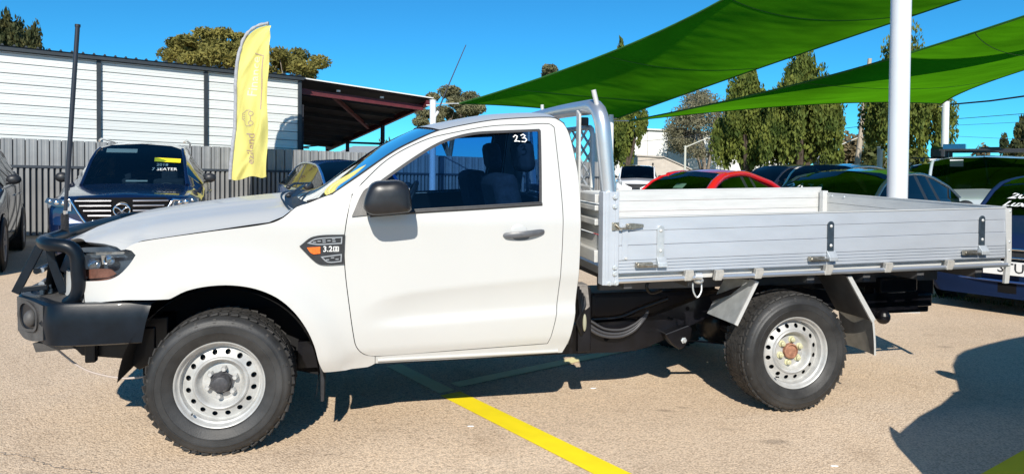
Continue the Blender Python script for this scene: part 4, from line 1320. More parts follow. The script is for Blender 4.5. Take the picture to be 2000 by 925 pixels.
# ================================================================== FENCE
EX, EY = .8436, .5370                     # direction along the fence; (-EY, EX) points away from the yard
F0 = Vector((-9.854, 13.80, 0))
FR = atan2(EY, EX)
M_FENCE = mat("grey_fence_steel", (.30, .305, .305), .45, .1, 0, .5, var=.10, vscale=3, rvar=.05, orand=.22)
M_FENCED = mat("dark_fence_back", (.035, .045, .06), .6)
fence = thing("steel_fence", "grey ribbed steel panel fence behind the parked cars on the left", "fence", tuple(F0), FR)
ft_ = lambda s: 1.958 - .019 * s
fr_ = lambda s: 1.417 - .0135 * s
for i in range(-14, 76):
    s = i * .2
    mb = MB(); z0, z1 = fr_(s) + .02, ft_(s + .1)
    prof = [(.006, -.012), (.014, .012), (.055, .014), (.075, .003), (.125, .003), (.145, .014), (.186, .012), (.194, -.012)]
    n = len(prof)
    mb.v += [(s + a, -b, z0) for a, b in prof] + [(s + a, -b, z1 - .0) for a, b in prof]
    mb.f += [(k, k + 1, n + k + 1, n + k) for k in range(n - 1)]
    mb.build("fence_panel", M_FENCE, fence, smooth=25)
M_SLAT = mat("grey_fence_slat", (.31, .31, .305), .5, .1, 0, .5, var=.14, vscale=2, orand=.25)
sl0 = None
for i in range(-28, 152):
    s = i * .1
    h = fr_(s) - .03 - .06
    if sl0 is None:
        sl0 = MB().prism([(0, 0, 0), (.010, -.030, 0), (.060, -.030, 0), (.070, 0, 0)], (0, 0, 1)).build("fence_slat", M_SLAT, fence)
        sl0.location = (s, 0, .06); sl0.scale = (1, 1, h)
    else:
        inst(sl0, fence, (s, 0, .06), (0, 0, 0), (1, 1, h))
MB().beam((-2.8, -.015, fr_(-2.8)), (15.2, -.015, fr_(15.2)), .06, .05).build("fence_rail", M_FENCED, fence)
MB().add([(-2.8, .02, .05), (15.2, .02, .05), (15.2, .02, ft_(15.2) - .02), (-2.8, .02, ft_(-2.8) - .02)], [(0, 1, 2, 3)]).build("fence_backing", M_FENCED, fence)

# ================================================================== PANEL CLAD SHED
SB = F0 + Vector((-EY, EX, 0)) * .98      # wall plane
shed = thing("panel_shed", "long shed clad in white horizontal panels under a dark ribbed roof", "shed", tuple(SB), FR)
M_CLAD = mat("white_wall_panel", (.72, .74, .72), .42, .0, 0, .5, var=.05, vscale=2.2, stretch=(.3, 1, 9), orand=.12)
M_SDARK = mat("dark_shed_trim", (.030, .038, .046), .5, .2, 0, .5, var=.2, vscale=4)
M_GROOVE = mat("panel_groove", (.14, .17, .19), .7)
sz = lambda s, z: z - .027 * s            # everything on the wall falls slightly to the right
cuts = [-3.0, 1.695, 3.85, 6.02]
pw_ = .2091
for b in range(3):
    s0, s1 = cuts[b] + .045, cuts[b + 1] - .045
    for k in range(9):
        zt = 3.722 - k * pw_; zb = zt - pw_ + .013
        if k == 0: zt = 3.722
        prof = [(.020, zt), (0, zt - .006), (.0, zt - .05), (.004, zt - .058), (.004, zt - .066), (0, zt - .074), (0, zt - .125), (.004, zt - .133), (.004, zt - .141), (0, zt - .149), (0, zb + .004), (.020, zb)]
        mb = MB(); n = len(prof)
        mb.v += [(s0, a, sz(s0, z)) for a, z in prof] + [(s1, a, sz(s1, z)) for a, z in prof]
        mb.f += [(i, n + i, n + i + 1, i + 1) for i in range(n - 1)]
        mb.build("wall_panel", M_CLAD, shed, fixn=False)
MB().add([(-3.1, .022, 0), (6.02, .022, 0), (6.02, .022, 3.6), (-3.1, .022, 3.85)], [(0, 1, 2, 3)]).build("wall_backing", M_GROOVE, shed)
for s in cuts[1:]:
    MB().box((s, .0, 1.8 + sz(s, 0) / 2), (.085, .10, 3.9)).build("wall_post", M_SDARK, shed, bevel=.004)
MB().beam((-3.1, -.06, sz(-3.1, 3.80)), (6.10, -.06, sz(6.10, 3.80)), .14, .085).build("gutter", M_SDARK, shed)
MB().beam((-3.1, -.01, sz(-3.1, 3.735)), (6.02, -.01, sz(6.02, 3.735)), .05, .022).build("top_flashing", mat("pale_flashing", (.5, .5, .5), .5), shed)
mb = MB()
mb.add([(-3.1, -.16, sz(-3.1, 3.845)), (6.15, -.16, sz(6.15, 3.845)), (6.15, 5, sz(6.15, 3.95)), (-3.1, 5, sz(-3.1, 3.95))], [(0, 1, 2, 3)])
for i in range(46):
    s = -3.0 + i * .2
    mb.prism([(s - .03, -.165, sz(s, 3.846)), (s - .012, -.165, sz(s, 3.880)), (s + .012, -.165, sz(s, 3.880)), (s + .03, -.165, sz(s, 3.846))], (0, 5, .10))
mb.build("roof", M_SDARK, shed)
mb = MB(); mb.box((-3.05, 2.5, 1.9), (.05, 5, 3.8)); mb.box((6.00, 2.5, 1.8), (.04, 5, 3.6)); mb.box((1.5, 5, 1.85), (9.0, .05, 3.7))
mb.build("rear_walls", M_SDARK, shed)

# ================================================================== OPEN CARPORT
port = thing("carport", "open dark carport with red steel beams beyond the grey fence", "carport", tuple(SB), FR)
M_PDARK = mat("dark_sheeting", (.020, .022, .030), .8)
M_RED = mat("red_oxide_beam", (.10, .014, .02), .55, var=.25, vscale=5)
pz = lambda s: 3.645 - .078 * (s - 6.02)
back = lambda s, b, dz=0.0: (s, b, pz(s) - .128 * b + dz)
PS0, PS1 = 6.08, 9.65
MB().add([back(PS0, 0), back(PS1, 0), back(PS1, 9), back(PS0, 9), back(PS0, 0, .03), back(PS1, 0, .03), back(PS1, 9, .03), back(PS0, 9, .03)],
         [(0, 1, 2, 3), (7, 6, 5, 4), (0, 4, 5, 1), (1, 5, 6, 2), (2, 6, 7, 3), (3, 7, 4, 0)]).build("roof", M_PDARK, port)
MB().beam(back(PS0, -.012, .018), back(PS1 + .05, -.012, .018), .02, .03).build("roof_edge", mat("pale_edge", (.72, .72, .70), .5), port)
MB().beam(back(PS0, .35, -.22), back(PS1 - .1, .35, -.20), .10, .14).build("front_beam", M_RED, port)
MB().beam(back(PS1 - .08, .05, -.12), back(PS1 - .08, 8.8, -.12), .10, .16).build("side_beam", M_RED, port)
MB().beam(back(PS0 + .9, .4, -.20), back(PS1 - .2, 4.2, -.10), .08, .10).build("cross_beam", M_RED, port)
for i in range(1, 8):
    MB().beam(back(PS0, i * 1.15, -.08), back(PS1 - .1, i * 1.15, -.08), .06, .12).build("purlin", M_PDARK, port)
for s in (7.1, 8.3):
    mb = MB().box((0, 0, 0), (.10, .04, .05)); o = mb.build("beam_cleat", mat("pale_edge", (.7, .7, .7)), port); o.location = back(s, .26, -.10)
for s, b in ((PS1 - .12, 3.2), (PS1 - .12, 6.4), (PS1 - .12, 8.6), (PS0 + 2.4, 8.6)):
    z = pz(s) - .128 * b - .15
    MB().box((s, b, z / 2), (.10, .10, z)).build("post", M_PDARK, port)
MB().beam(back(PS1 - .12, 3.3, -.75), back(PS1 - .12, 6.3, -.25), .05, .07).build("brace", mat("blue_grey_steel", (.10, .14, .17), .5), port)
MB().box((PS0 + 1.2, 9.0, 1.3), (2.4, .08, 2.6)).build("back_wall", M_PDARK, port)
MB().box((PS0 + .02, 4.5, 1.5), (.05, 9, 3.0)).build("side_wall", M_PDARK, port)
MB().beam((PS0 + 1.2, 6.4, 2.12), (PS0 + 2.1, 6.4, 2.09), .05, .05).build("tube_lamp", mat("pale_edge", (.7, .7, .7)), port)
MB().beam((PS0 + 2.2, 8.4, 2.15), (PS0 + 3.5, 8.4, 2.3), .05, .05).build("rear_rail", M_PDARK, port)

# ================================================================== FEATHER FLAG
flag = thing("feather_flag", "tall yellow feather flag with car emblem on a grey sleeve", "flag", (-5.46 * 15.2 / 14.5, 15.2, 0), 0.0)
LEFT = [(-0.217, 1.173), (-0.174, 1.738), (-0.141, 2.389), (-0.109, 3.041), (-0.065, 3.583), (0.000, 3.931), (0.109, 4.191), (0.261, 4.343), (0.434, 4.419), (0.575, 4.441)]
LEFTW = cr(LEFT, .065, False)
RIGHT = [(0.510, 1.260), (0.527, 1.738), (0.548, 2.606), (0.575, 3.475), (0.590, 4.343)]
RIGHTW = RIGHT


def fold(a, z):
    return .05 * sin(6 * a + 3.1 * z) + .034 * sin(13 * a - 3.6 * z + 1) * (.3 + .7 * a) + .07 * a * sin(1.7 * z) + sum(h * exp(-((a - a0 - k * (z - z0)) / .07) ** 2) * exp(-((z - z0) / zw) ** 2) for a0, k, z0, zw, h in ((.30, .62, 3.6, .55, -.05), (.62, .40, 2.0, .7, .055), (.45, .75, 1.55, .45, -.06), (.85, -.12, 2.7, .8, -.05), (.15, .35, 2.6, .6, .05)))


zt_, zb_ = LEFTW[-1][1], LEFTW[0][1]


def fl_left(z): return tab(z, [(b, a) for a, b in LEFTW])


def fl_right(z): return tab(z, [(b, a) for a, b in RIGHTW])


def fl_pt(i, j):
    # rows follow z; top rows end at the bowed sleeve, bottom edge slopes
    z = lerp(zb_ - .0, zt_ - .01, i)
    l, r = fl_left(z), fl_right(z)
    x = lerp(l, r, j)
    zz = z + (.075 * j * max(0, 1 - i * 6)) - .03 * sin(j * 9) * max(0, 1 - i * 12)
    return (x, fold((x - l) / .62, z), zz)


M_FLAG = mat("yellow_flag_cloth", (.84, .76, .24), .8, 0, 0, .2, var=.03, vscale=3, transl=.25)
MB().grid(lambda a, b: fl_pt(a, b), 90, 26).build("flag_cloth", M_FLAG, flag, smooth=80)
M_SLEEVE = mat("grey_sleeve", (.36, .37, .40), .8, var=.15, vscale=20, bump=.2, bscale=40)
sv = MB()
for i, (a, z) in enumerate(LEFTW[:-1]):
    b = LEFTW[i + 1]
sv.tube([(a - .030 - .002 * sin(z * 30), fold(0, z) + .0, z + (.035 if z > 4.0 else 0)) for a, z in LEFTW], [.040 if z < 3.9 else .034 + .008 * sin(i * 2.1) for i, (a, z) in enumerate(LEFTW)], 8)
sv.build("flag_sleeve", M_SLEEVE, flag, smooth=60)
MB().tube([(LEFTW[0][0] - .03, 0, .0), (LEFTW[0][0] - .03, 0, LEFTW[0][1] + .1)], .022, 8).build("flag_pole", M_SDARK, flag, smooth=50)
MB().box((LEFTW[0][0] - .03, 0, .03), (.5, .5, .06)).build("flag_base", M_SDARK, flag, bevel=.01)


def on_flag(V2, F2, x, y, ang, name, m, sub=True):
    c, s_ = cos(ang), sin(ang)
    bm = bmesh.new()
    bv = [bm.verts.new((x + a * c - b * s_, 0, y + a * s_ + b * c)) for a, b in V2]
    for f in F2:
        try: bm.faces.new([bv[i] for i in f])
        except ValueError: pass
    if sub:
        for _ in range(2):
            es = [e for e in bm.edges if e.calc_length() > .035]
            if es: bmesh.ops.subdivide_edges(bm, edges=es, cuts=1, use_grid_fill=False)
        bmesh.ops.triangulate(bm, faces=bm.faces)
    for v in bm.verts:
        z = v.co.z
        v.co.y = fold((v.co.x - fl_left(z)) / .62, z) - .006
    me = bpy.data.meshes.new(name); bm.to_mesh(me); bm.free(); me.materials.append(m)
    o = bpy.data.objects.new(name, me); COL.objects.link(o); o.parent = flag
    return o


M_FTXT = mat("faded_mauve_print", (.46, .34, .25), .8)
M_FPALE = mat("pale_print", (.80, .71, .42), .8)
V2, F2 = text2d("ezilend", .235, .003)
x0, z0 = 0.174, 1.825
on_flag(V2, F2, x0, z0, radians(87), "flag_lettering", M_FTXT)
V2, F2 = text2d("Finance", .285, .002)
x0, z0 = 0.261, 3.345
on_flag(V2, F2, x0, z0, radians(86), "flag_lettering", M_FPALE)
# outlined car emblem and bracket line
ico = [[(-.16, -.03), (-.17, .05), (-.13, .09), (-.06, .10), (-.02, .17), (.09, .17), (.13, .09), (.16, .06), (.17, -.03), (.14, -.045)], [(-.055, -.045), (.055, -.045)], [(-.145, -.045), (-.17, -.03)]]
for cx_ in (-.10, .10):
    ico.append([(cx_ + .045 * cos(t * .524), -.05 + .045 * sin(t * .524)) for t in range(13)])
ico += [[(-.01, .14), (-.01, .10)], [(.03, .14), (.03, .10)], [(.07, .13), (.07, .10)]]
V2, F2 = stroke2d(ico, .013)
x0, z0 = 0.163, 2.465
on_flag(V2, F2, x0, z0, radians(88), "flag_emblem", M_FTXT)
P_ = [(0.217, 3.855), (0.467, 3.779), (0.434, 3.497), (0.402, 2.661)]
V2, F2 = stroke2d([P_], .022)
on_flag(V2, F2, 0, 0, 0, "flag_bracket", M_FTXT)

# ================================================================== POSTS AND SHADE SAILS
M_POST = mat("white_post_paint", (.70, .72, .74), .35, 0, .4, .5, var=.05, vscale=2, bump=.02, bscale=60)


def post(name, label, x, y, z, r, lean_=(0, 0), m=M_POST, cap=True):
    t = thing(name, label, "post", (x, y, 0), 0, "posts holding the shade sails")
    MB().tube([(0, 0, 0), (lean_[0], lean_[1], z)], r, 20).build("shaft", m, t, smooth=40)
    MB().box((0, 0, .008), (r * 3.4, r * 3.4, .016)).build("base_plate", M_GALV, t)
    for a in (-1, 1):
        for b in (-1, 1):
            MB().lathe([(.014, .016), (.014, .04)], 6, 'z', (a * r * 1.35, b * r * 1.35, 0), cap1=True).build("base_bolt", M_GALV, t)
    if cap: MB().lathe([(r * 1.08, z), (r * 1.08, z + .012), (.01, z + .02)], 20, 'z', (lean_[0], lean_[1], 0)).build("post_cap", m, t, smooth=40)
    MB().tube([(lean_[0] - r, lean_[1], z - .12), (lean_[0] - r - .08, lean_[1], z - .12)], .012, 8).build("eye_bolt", M_GALV, t)
    return t


post("sail_post", "thick white steel post rising behind the tray in front of the grey sedan", 4.06, 7.55, 4.6, .100)
post("sail_post", "thin pale post on the right holding the corner of the far shade sail", 10.85, 18.0, 3.22, .082)
post("sail_post", "pale grey post at the red beam end of the dark carport", -1.90, 17.1, 3.06, .076)
post("sail_post", "pale post hidden behind the roll hoop carrying two sail corners", 2.20, 16.0, 2.66, .055)


def sail_mat(name, col, colt):
    m = bpy.data.materials.new(name); m.use_nodes = True
    nt = m.node_tree; N = nt.nodes; L = nt.links; N.remove(N["Principled BSDF"])
    tc = N.new("ShaderNodeTexCoord"); n = N.new("ShaderNodeTexNoise"); n.inputs["Scale"].default_value = .6; n.inputs["Detail"].default_value = 5
    L.new(tc.outputs["Object"], n.inputs["Vector"])
    r = N.new("ShaderNodeValToRGB"); r.color_ramp.elements[0].position = .3; r.color_ramp.elements[1].position = .7
    r.color_ramp.elements[0].color = (*[c * .72 for c in colt], 1); r.color_ramp.elements[1].color = (*[min(1, c * 1.2) for c in colt], 1)
    L.new(n.outputs[0], r.inputs[0])
    d = N.new("ShaderNodeBsdfDiffuse"); d.inputs[0].default_value = (*col, 1)
    t = N.new("ShaderNodeBsdfTranslucent"); L.new(r.outputs[0], t.inputs[0])
    mx = N.new("ShaderNodeMixShader"); mx.inputs[0].default_value = .72
    bp = N.new("ShaderNodeBump"); bp.inputs["Strength"].default_value = .5; bp.inputs["Distance"].default_value = .12
    n3 = N.new("ShaderNodeTexNoise"); n3.inputs["Scale"].default_value = 1.1; n3.inputs["Detail"].default_value = 2; mp = N.new("ShaderNodeMapping"); mp.inputs["Scale"].default_value = (.5, 1.6, 1); mp.inputs["Rotation"].default_value = (0, 0, .7)
    L.new(tc.outputs["Object"], mp.inputs[0]); L.new(mp.outputs[0], n3.inputs["Vector"]); L.new(n3.outputs[0], bp.inputs["Height"])
    L.new(bp.outputs[0], d.inputs["Normal"]); L.new(bp.outputs[0], t.inputs["Normal"])
    L.new(d.outputs[0], mx.inputs[1]); L.new(t.outputs[0], mx.inputs[2]); L.new(mx.outputs[0], N["Material Output"].inputs[0])
    return m


M_SAIL = sail_mat("green_shade_cloth", (.02, .13, .008), (.10, .36, .005))
M_SEAM = mat("dark_green_seam", (.012, .10, .008), .8)


def sail(name, label, A, D, B, C, ks=(.10, .10, .06, .06), seams=(), bulge=0.0):
    A, B, C, D = map(Vector, (A, B, C, D))
    t = thing(name, label, "shade sail", (0, 0, 0), 0, "green shade sails")

    def pt(s, u):
        c0 = ks[0] * 4 * s * (1 - s); c1 = ks[1] * 4 * s * (1 - s)
        e0 = ks[2] * 4 * u * (1 - u); e1 = ks[3] * 4 * u * (1 - u)
        uu = lerp(c0, 1 - c1, u); ss = lerp(e0, 1 - e1, s)
        p = A.lerp(D, ss).lerp(B.lerp(C, ss), uu)
        p.z -= bulge * 16 * s * (1 - s) * u * (1 - u)
        return p
    MB().grid(lambda a, b: pt(a, b), 60, 40).build("sail_cloth", M_SAIL, t, smooth=80)
    for edge in ([(i / 40, 0) for i in range(41)], [(i / 40, 1) for i in range(41)], [(0, i / 40) for i in range(41)], [(1, i / 40) for i in range(41)]):
        MB().tube([pt(*e) for e in edge], .018, 6).build("edge_hem", M_SEAM, t, smooth=60)
    for s in seams:
        MB().tube([pt(s, i / 40) - Vector((0, 0, .002)) for i in range(41)], .007, 6).build("seam", M_SEAM, t, smooth=60)
    return t, pt


s1, p1 = sail("shade_sail", "large near green shade sail spreading overhead from the carport corner", (-1.26, 17.0, 2.98), (4.82, 9.5, 5.45), (2.34, 16.0, 2.60), (9.88, 10.0, 5.08), (.27, .03, .02, .05), (.12, .34, .62), .15)
s2, p2 = sail("shade_sail", "narrow far green shade sail slung to the thin right hand post", (2.60, 16.0, 2.54), (8.4, 9.0, 4.12), (10.76, 18.0, 3.18), (12.2, 12.0, 4.25), (.16, .12, .10, .10), (.35, .7), .25)
for t_, a, b in ((s1, (-1.26, 17, 2.98), (-1.82, 17.1, 2.98)), (s1, (2.34, 16, 2.6), (2.22, 16, 2.58)), (s2, (2.6, 16, 2.54), (2.24, 16, 2.54)), (s2, (10.76, 18, 3.18), (10.8, 18, 3.14))):
    MB().tube([a, b], .014, 6).build("turnbuckle", M_GALV, t_)

# ================================================================== PARKED CARS
def split_islands(o):
    """one object per separate pane or strip"""
    bm = bmesh.new(); bm.from_mesh(o.data); bm.faces.ensure_lookup_table()
    seen = set(); groups = []
    for f in bm.faces:
        if f.index in seen: continue
        st = [f]; seen.add(f.index); g = []
        while st:
            q = st.pop(); g.append(q)
            for e in q.edges:
                for h in e.link_faces:
                    if h.index not in seen: seen.add(h.index); st.append(h)
        groups.append(g)
    if len(groups) < 2: bm.free(); return
    for g in groups:
        idx = {}; vv = []; ff = []
        for f in g:
            q = []
            for v in f.verts:
                if v.index not in idx: idx[v.index] = len(vv); vv.append(tuple(v.co))
                q.append(idx[v.index])
            ff.append(tuple(q))
        mb = MB(); mb.v = vv; mb.f = ff
        mb.build(o.name.split('.')[0], o.data.materials[0], o.parent, smooth=38)
    bm.free(); bpy.data.objects.remove(o)


def car(name, label, front, a_deg, L, W, H, col, cat_="car", cowl=(1.25, .98), roof=(2.1, 3.4), back=(4.1, 1.02), tail=.98, nose=(.58, .80), belt=(.93, 1.0), rw=.70, glassm=None, metal=.4, group=None, roofcol=None, pillars=(.50, .80), rough=.25, wheels=True, cw=.80, coat=1.0, pr=.030, spec=.5):
    a = radians(a_deg)
    fwd = Vector((-sin(a), -cos(a)))
    t = thing(name, label, cat_, (front[0], front[1], 0), atan2(-fwd.y, -fwd.x), group or "cars parked in the yard")
    key = "car_paint_%d_%d_%d" % tuple(int(c * 1000) for c in col)
    pm = mat(key, col, rough, metal, coat, spec)
    gm = glassm or G_TINT
    xc, zc = cowl; xf, xr = roof; xb, zb = back
    TOP = [(0, nose[0]), (.04, nose[0] + .10), (.14, nose[1]), (.45, lerp(nose[1], zc, .38)), (xc, zc), ((xc + xf) / 2, lerp(zc, H, .56)), (xf, H - .045), (lerp(xf, xr, .35), H), (lerp(xf, xr, .7), H - .005), (xr, H - .06), ((xr + xb) / 2, lerp(H - .06, zb, .46)), (xb, zb), (L - .12, tail), (L, tail - .12)]
    PLAN = [(0, .76), (.05, .85), (.2, .94), (.6, .99), (1.0, 1.0), (L - 1.0, 1.0), (L - .35, .96), (L - .08, .89), (L, .80)]

    def ring(x):
        w = tab(x, PLAN) * W / 2; tp = tab(x, TOP)
        cab = smooth01((x - xc + .02) / .02) * (1 - smooth01((x - xb) / .02))
        bl = lerp(belt[0], belt[1], smooth01((x - xc) / (xb - xc)))
        if cab < .5: bl = tp - .10
        bl = min(bl, tp - .02) if cab < .5 else min(bl, tp + .0)
        kr = tab(x, [(xc, cw), (xf, rw), (xr, rw * .97), (xb, cw)]) if cab > .5 else .84
        rt = tp - (.07 if cab > .5 and xf - .05 <= x <= xr + .05 else .025)
        rt = max(rt, bl + .004)
        return [(w * .86, .19), (w * .96, .30), (w * .985, .45), (w, .62), (w * .985, bl - .06), (w * .945, bl), (w * kr / .98 if cab > .5 else w * .84, rt), (w * (kr * .74), tp - .016 if rt < tp - .016 else tp), (0.0, tp + .012)]
    bx = lerp(xf, xr, pillars[0]); cx2 = lerp(xf, xr, pillars[1]) if pillars[1] else xr
    X = sorted(set([0, .05, .14, .3, .6, .9, xc - .25, xc, lerp(xc, xf, .25), lerp(xc, xf, .5), lerp(xc, xf, .78), xf, lerp(xf, xr, .2), bx - .05, bx + .05, lerp(bx, cx2, .5), cx2 - .05, cx2 + .05, xr, lerp(xr, xb, .5), xb, (xb + L) / 2, L - .12, L]))
    R = [ring(x) for x in X]
    n = len(R[0])
    bins = {k: [[], []] for k in ("body", "bonnet", "windscreen", "side_window", "rear_window", "roof", "pillar_trim")}

    def quad(k, i, j):
        V_, F_ = bins[k]
        for s in (1, -1):
            q = [(X[i], s * R[i][j][0], R[i][j][1]), (X[i + 1], s * R[i + 1][j][0], R[i + 1][j][1]), (X[i + 1], s * R[i + 1][j + 1][0], R[i + 1][j + 1][1]), (X[i], s * R[i][j + 1][0], R[i][j + 1][1])]
            o = len(V_); V_ += q; F_.append((o, o + 1, o + 2, o + 3) if s < 0 else (o + 3, o + 2, o + 1, o))
    for i in range(len(X) - 1):
        xm = (X[i] + X[i + 1]) / 2
        for j in range(n - 1):
            if j < 5: k = "body"
            elif j == 5:
                if xc + .2 * (xf - xc) < xm < xb - .12:
                    k = "pillar_trim" if abs(xm - bx) < .051 or (pillars[1] and abs(xm - cx2) < .051) else "side_window"
                else: k = "body"
            else:
                k = "bonnet" if xm < xc else "windscreen" if xm < xf else "roof" if xm < xr else "rear_window" if xm < xb else "body"
            quad(k, i, j)
    V_, F_ = bins["body"]
    for idx in (0, -1):
        o = len(V_)
        loop = [(X[idx], p[0], p[1]) for p in R[idx]] + [(X[idx], -p[0], p[1]) for p in reversed(R[idx][:-1])]
        V_ += loop; F_.append(tuple(range(o, o + len(loop))))
    for k, (V_, F_) in bins.items():
        if not F_: continue
        m = pm if k in ("body", "bonnet") else (mat("roof_" + key, roofcol, rough, metal, 1.0, .5) if roofcol else pm) if k == "roof" else M_BLKPL if k == "pillar_trim" else (G_TINT if k in ("side_window", "rear_window") else gm)
        mb = MB(); mb.v = V_; mb.f = F_
        me_o = mb.build(k, m, t)
        bm = bmesh.new(); bm.from_mesh(me_o.data)
        bmesh.ops.remove_doubles(bm, verts=bm.verts, dist=.0005)
        bmesh.ops.recalc_face_normals(bm, faces=bm.faces)
        bm.to_mesh(me_o.data); bm.free()
        me_o.data.polygons.foreach_set("use_smooth", [True] * len(me_o.data.polygons)); me_o.data.set_sharp_from_angle(angle=radians(55))
        if k in ("side_window", "pillar_trim"): split_islands(me_o)
    # pillars and window frames
    for s in (1, -1):
        idx = [i for i, x in enumerate(X) if xc <= x <= xf]
        MB().tube([(X[i], s * R[i][6][0], R[i][6][1]) for i in idx], pr if s < 0 else min(pr, .026), 8).build("front_pillar", pm, t, smooth=60)
        idx = [i for i, x in enumerate(X) if xf <= x <= xb]
        MB().tube([(X[i], s * (R[i][6][0] + .004), R[i][6][1]) for i in idx], pr * .75, 8).build("roof_rail", pm, t, smooth=60)
        idx = [i for i, x in enumerate(X) if xc <= x <= xb]
        MB().tube([(X[i], s * (R[i][5][0] + .002), R[i][5][1]) for i in idx], .010, 6).build("belt_trim", M_CHROME if metal > .5 else M_BLKPL, t, smooth=60)
        # mirror
        mx = xc + .42 * (xf - xc); w_ = tab(mx, PLAN) * W / 2
        mo = MB().ell((mx, s * (w_ + .055), lerp(belt[0], belt[1], .1) + .10), (.065, .095, .072), 14, 9)
        mo.tube([(mx, s * (w_ - .04), lerp(belt[0], belt[1], .1) + .05), (mx, s * (w_ + .09), lerp(belt[0], belt[1], .1) + .07)], .028, 8)
        mo.build("door_mirror", M_BLKPL, t, smooth=60)
        # door gap lines and handles
        for gx in (xc + .18, bx, cx2):
            w_ = W / 2 * tab(gx, PLAN)
            MB().tube([(gx, s * (w_ * .962), .31), (gx, s * (w_ * .988), .45), (gx, s * (w_ + .001), .62), (gx, s * (w_ * .986), belt[0] - .07), (gx, s * (w_ * .95), belt[0])], .004, 5).build("door_gap", M_DARK, t)
        for gx in (bx - .2, cx2 - .1):
            MB().tube([(gx - .09, s * (W / 2 * .995), belt[0] - .14), (gx, s * (W / 2 + .022), belt[0] - .135), (gx + .09, s * (W / 2 * .995), belt[0] - .13)], .012, 6).build("door_handle", M_CHROME, t, smooth=60)
    # interior
    it = MB(); it.box((L / 2, 0, .42), (L - .9, W * .80, .14)); it.box((xc + .18, 0, .75), (.30, W * .80, .36))
    it.box((xb - .25, 0, .72), (.5, W * .78, .5))
    it.build("cabin_floor", M_TRIM, t)
    st = MB()
    for y in (-.36, .36):
        st.box((xf + .55, y, .84), (.16, .48, .64), Matrix.Rotation(-.2, 3, 'Y')); st.box((xf + .64, y, 1.20), (.09, .26, .17)); st.box((xf + .28, y, .58), (.5, .48, .16))
    st.box((min(xr - .15, xf + 1.45), 0, .82), (.16, W * .70, .60), Matrix.Rotation(-.2, 3, 'Y'))
    st.build("seat", M_SEAT, t, bevel=.03)
    sw_ = MB(); rt_ = Matrix.Rotation(radians(-65), 3, 'Y')
    sw_.tube([tuple(Vector((xf + .02, -.36, .93)) + rt_ @ Vector((.18 * cos(q * pi / 12), .18 * sin(q * pi / 12), 0))) for q in range(25)], .014, 6, False)
    sw_.tube([(xf + .02, -.36, .93), (xf - .25, -.36, .85)], .03, 6)
    sw_.build("steering_wheel", M_BLKPL, t, smooth=50)
    # lamps, intake, plate, bumper line
    for s in (1, -1):
        lm = MB()
        lm.grid(lambda u, v: (.02 + .30 * u ** 1.5 - .012, s * lerp(W * .31, W * .475, u), lerp(nose[1] - .17 + .03 * u, nose[1] - .03 + .0 * u, v)), 6, 3)
        lm.build("headlight", mat("car_lamp", (.55, .6, .66), .12, .6, 1.0), t, smooth=60)
    MB().grid(lambda u, v: (-.012 + .10 * (2 * u - 1) ** 2, lerp(-W * .28, W * .28, u), lerp(nose[0] - .12, nose[1] - .12, v)), 10, 2).build("grille", M_BLKPL, t, smooth=60)
    MB().grid(lambda u, v: (-.004 + .16 * (2 * u - 1) ** 2, lerp(-W * .36, W * .36, u), lerp(.24, .36, v)), 10, 2).build("lower_intake", M_DARK, t, smooth=60)
    if wheels:
        rr = .33 if H < 1.6 else .37
        for x in (.88, L - 1.0):
            for s in (1, -1):
                MB().lathe([(rr + .045, 0), (rr + .035, .006), (.002, .006)], 32, 'y', (x, s * (W / 2 - .003) - (.006 if s > 0 else 0), rr)).build("wheel_arch", M_DARK, t)
                wh = part_empty("wheel", t, (x, s * (W / 2 - .02), rr), (0, 0, 0 if s < 0 else pi))
                MB().lathe([(rr * .62, -.01), (rr * .68, -.036), (rr * .9, -.04), (rr * .98, -.025), (rr, 0), (rr, .18), (rr * .6, .2)], 36).build("tyre", M_RUBBER, wh, smooth=40)
                rmb = MB().lathe([(rr * .66, -.032), (rr * .62, -.02), (rr * .60, .03), (.002, .03)], 36)
                for q in range(5):
                    an = 2 * pi * q / 5
                    rmb.beam((.02 * cos(an), -.012, .02 * sin(an)), (rr * .61 * cos(an), -.022, rr * .61 * sin(an)), .012, .055, (-sin(an), 0, cos(an)))
                rmb.build("rim", M_STEEL, wh, smooth=40)
    return t, R, X


# --- left row
navy_suv, _, _ = car("parked_suv", "dark blue seven seat suv facing us with chrome barred grille and yellow windscreen strip", (-5.27, 9.7), -21.0, 5.05, 1.96, 1.735, (.004, .014, .055), "suv",
                cowl=(1.30, 1.10), roof=(2.15, 4.0), back=(4.78, 1.18), tail=1.12, nose=(.66, .96), belt=(1.08, 1.18), rw=.60, glassm=G_SCREEN, metal=.35, cw=.72, pillars=(.38, .78))
# nose detail
def nose_x(y, z): return -.045 + .13 * (abs(y) / .9) ** 2.2 + .10 * max(0, z - .78) ** 1.0 + .05 * max(0, .5 - z)
GQ = [(-.52, .955), (.52, .955), (.60, .90), (.40, .64), (.30, .585), (-.30, .585), (-.40, .64), (-.60, .90)]
gp = panel(GQ, lambda u, w: 0, hem=0, res=.06, smooth=False)
gp.v = [(nose_x(u, w) + .004, u, w) for u, v, w in gp.v]
gro = gp.build("grille_mesh", M_DARK, navy_suv)
nb_ = panel([(-.83, .80), (-.72, .91), (.72, .91), (.83, .80), (.84, .40), (.76, .26), (-.76, .26), (-.84, .40)], lambda u, w: 0, hem=0, res=.08, smooth=False)
nb_.v = [(nose_x(u, w) + .014, u, w) for u, v, w in nb_.v]
nb_.build("front_bumper", mat("navy_bumper", (.004, .014, .055), .25, 0, 1), navy_suv, smooth=60)
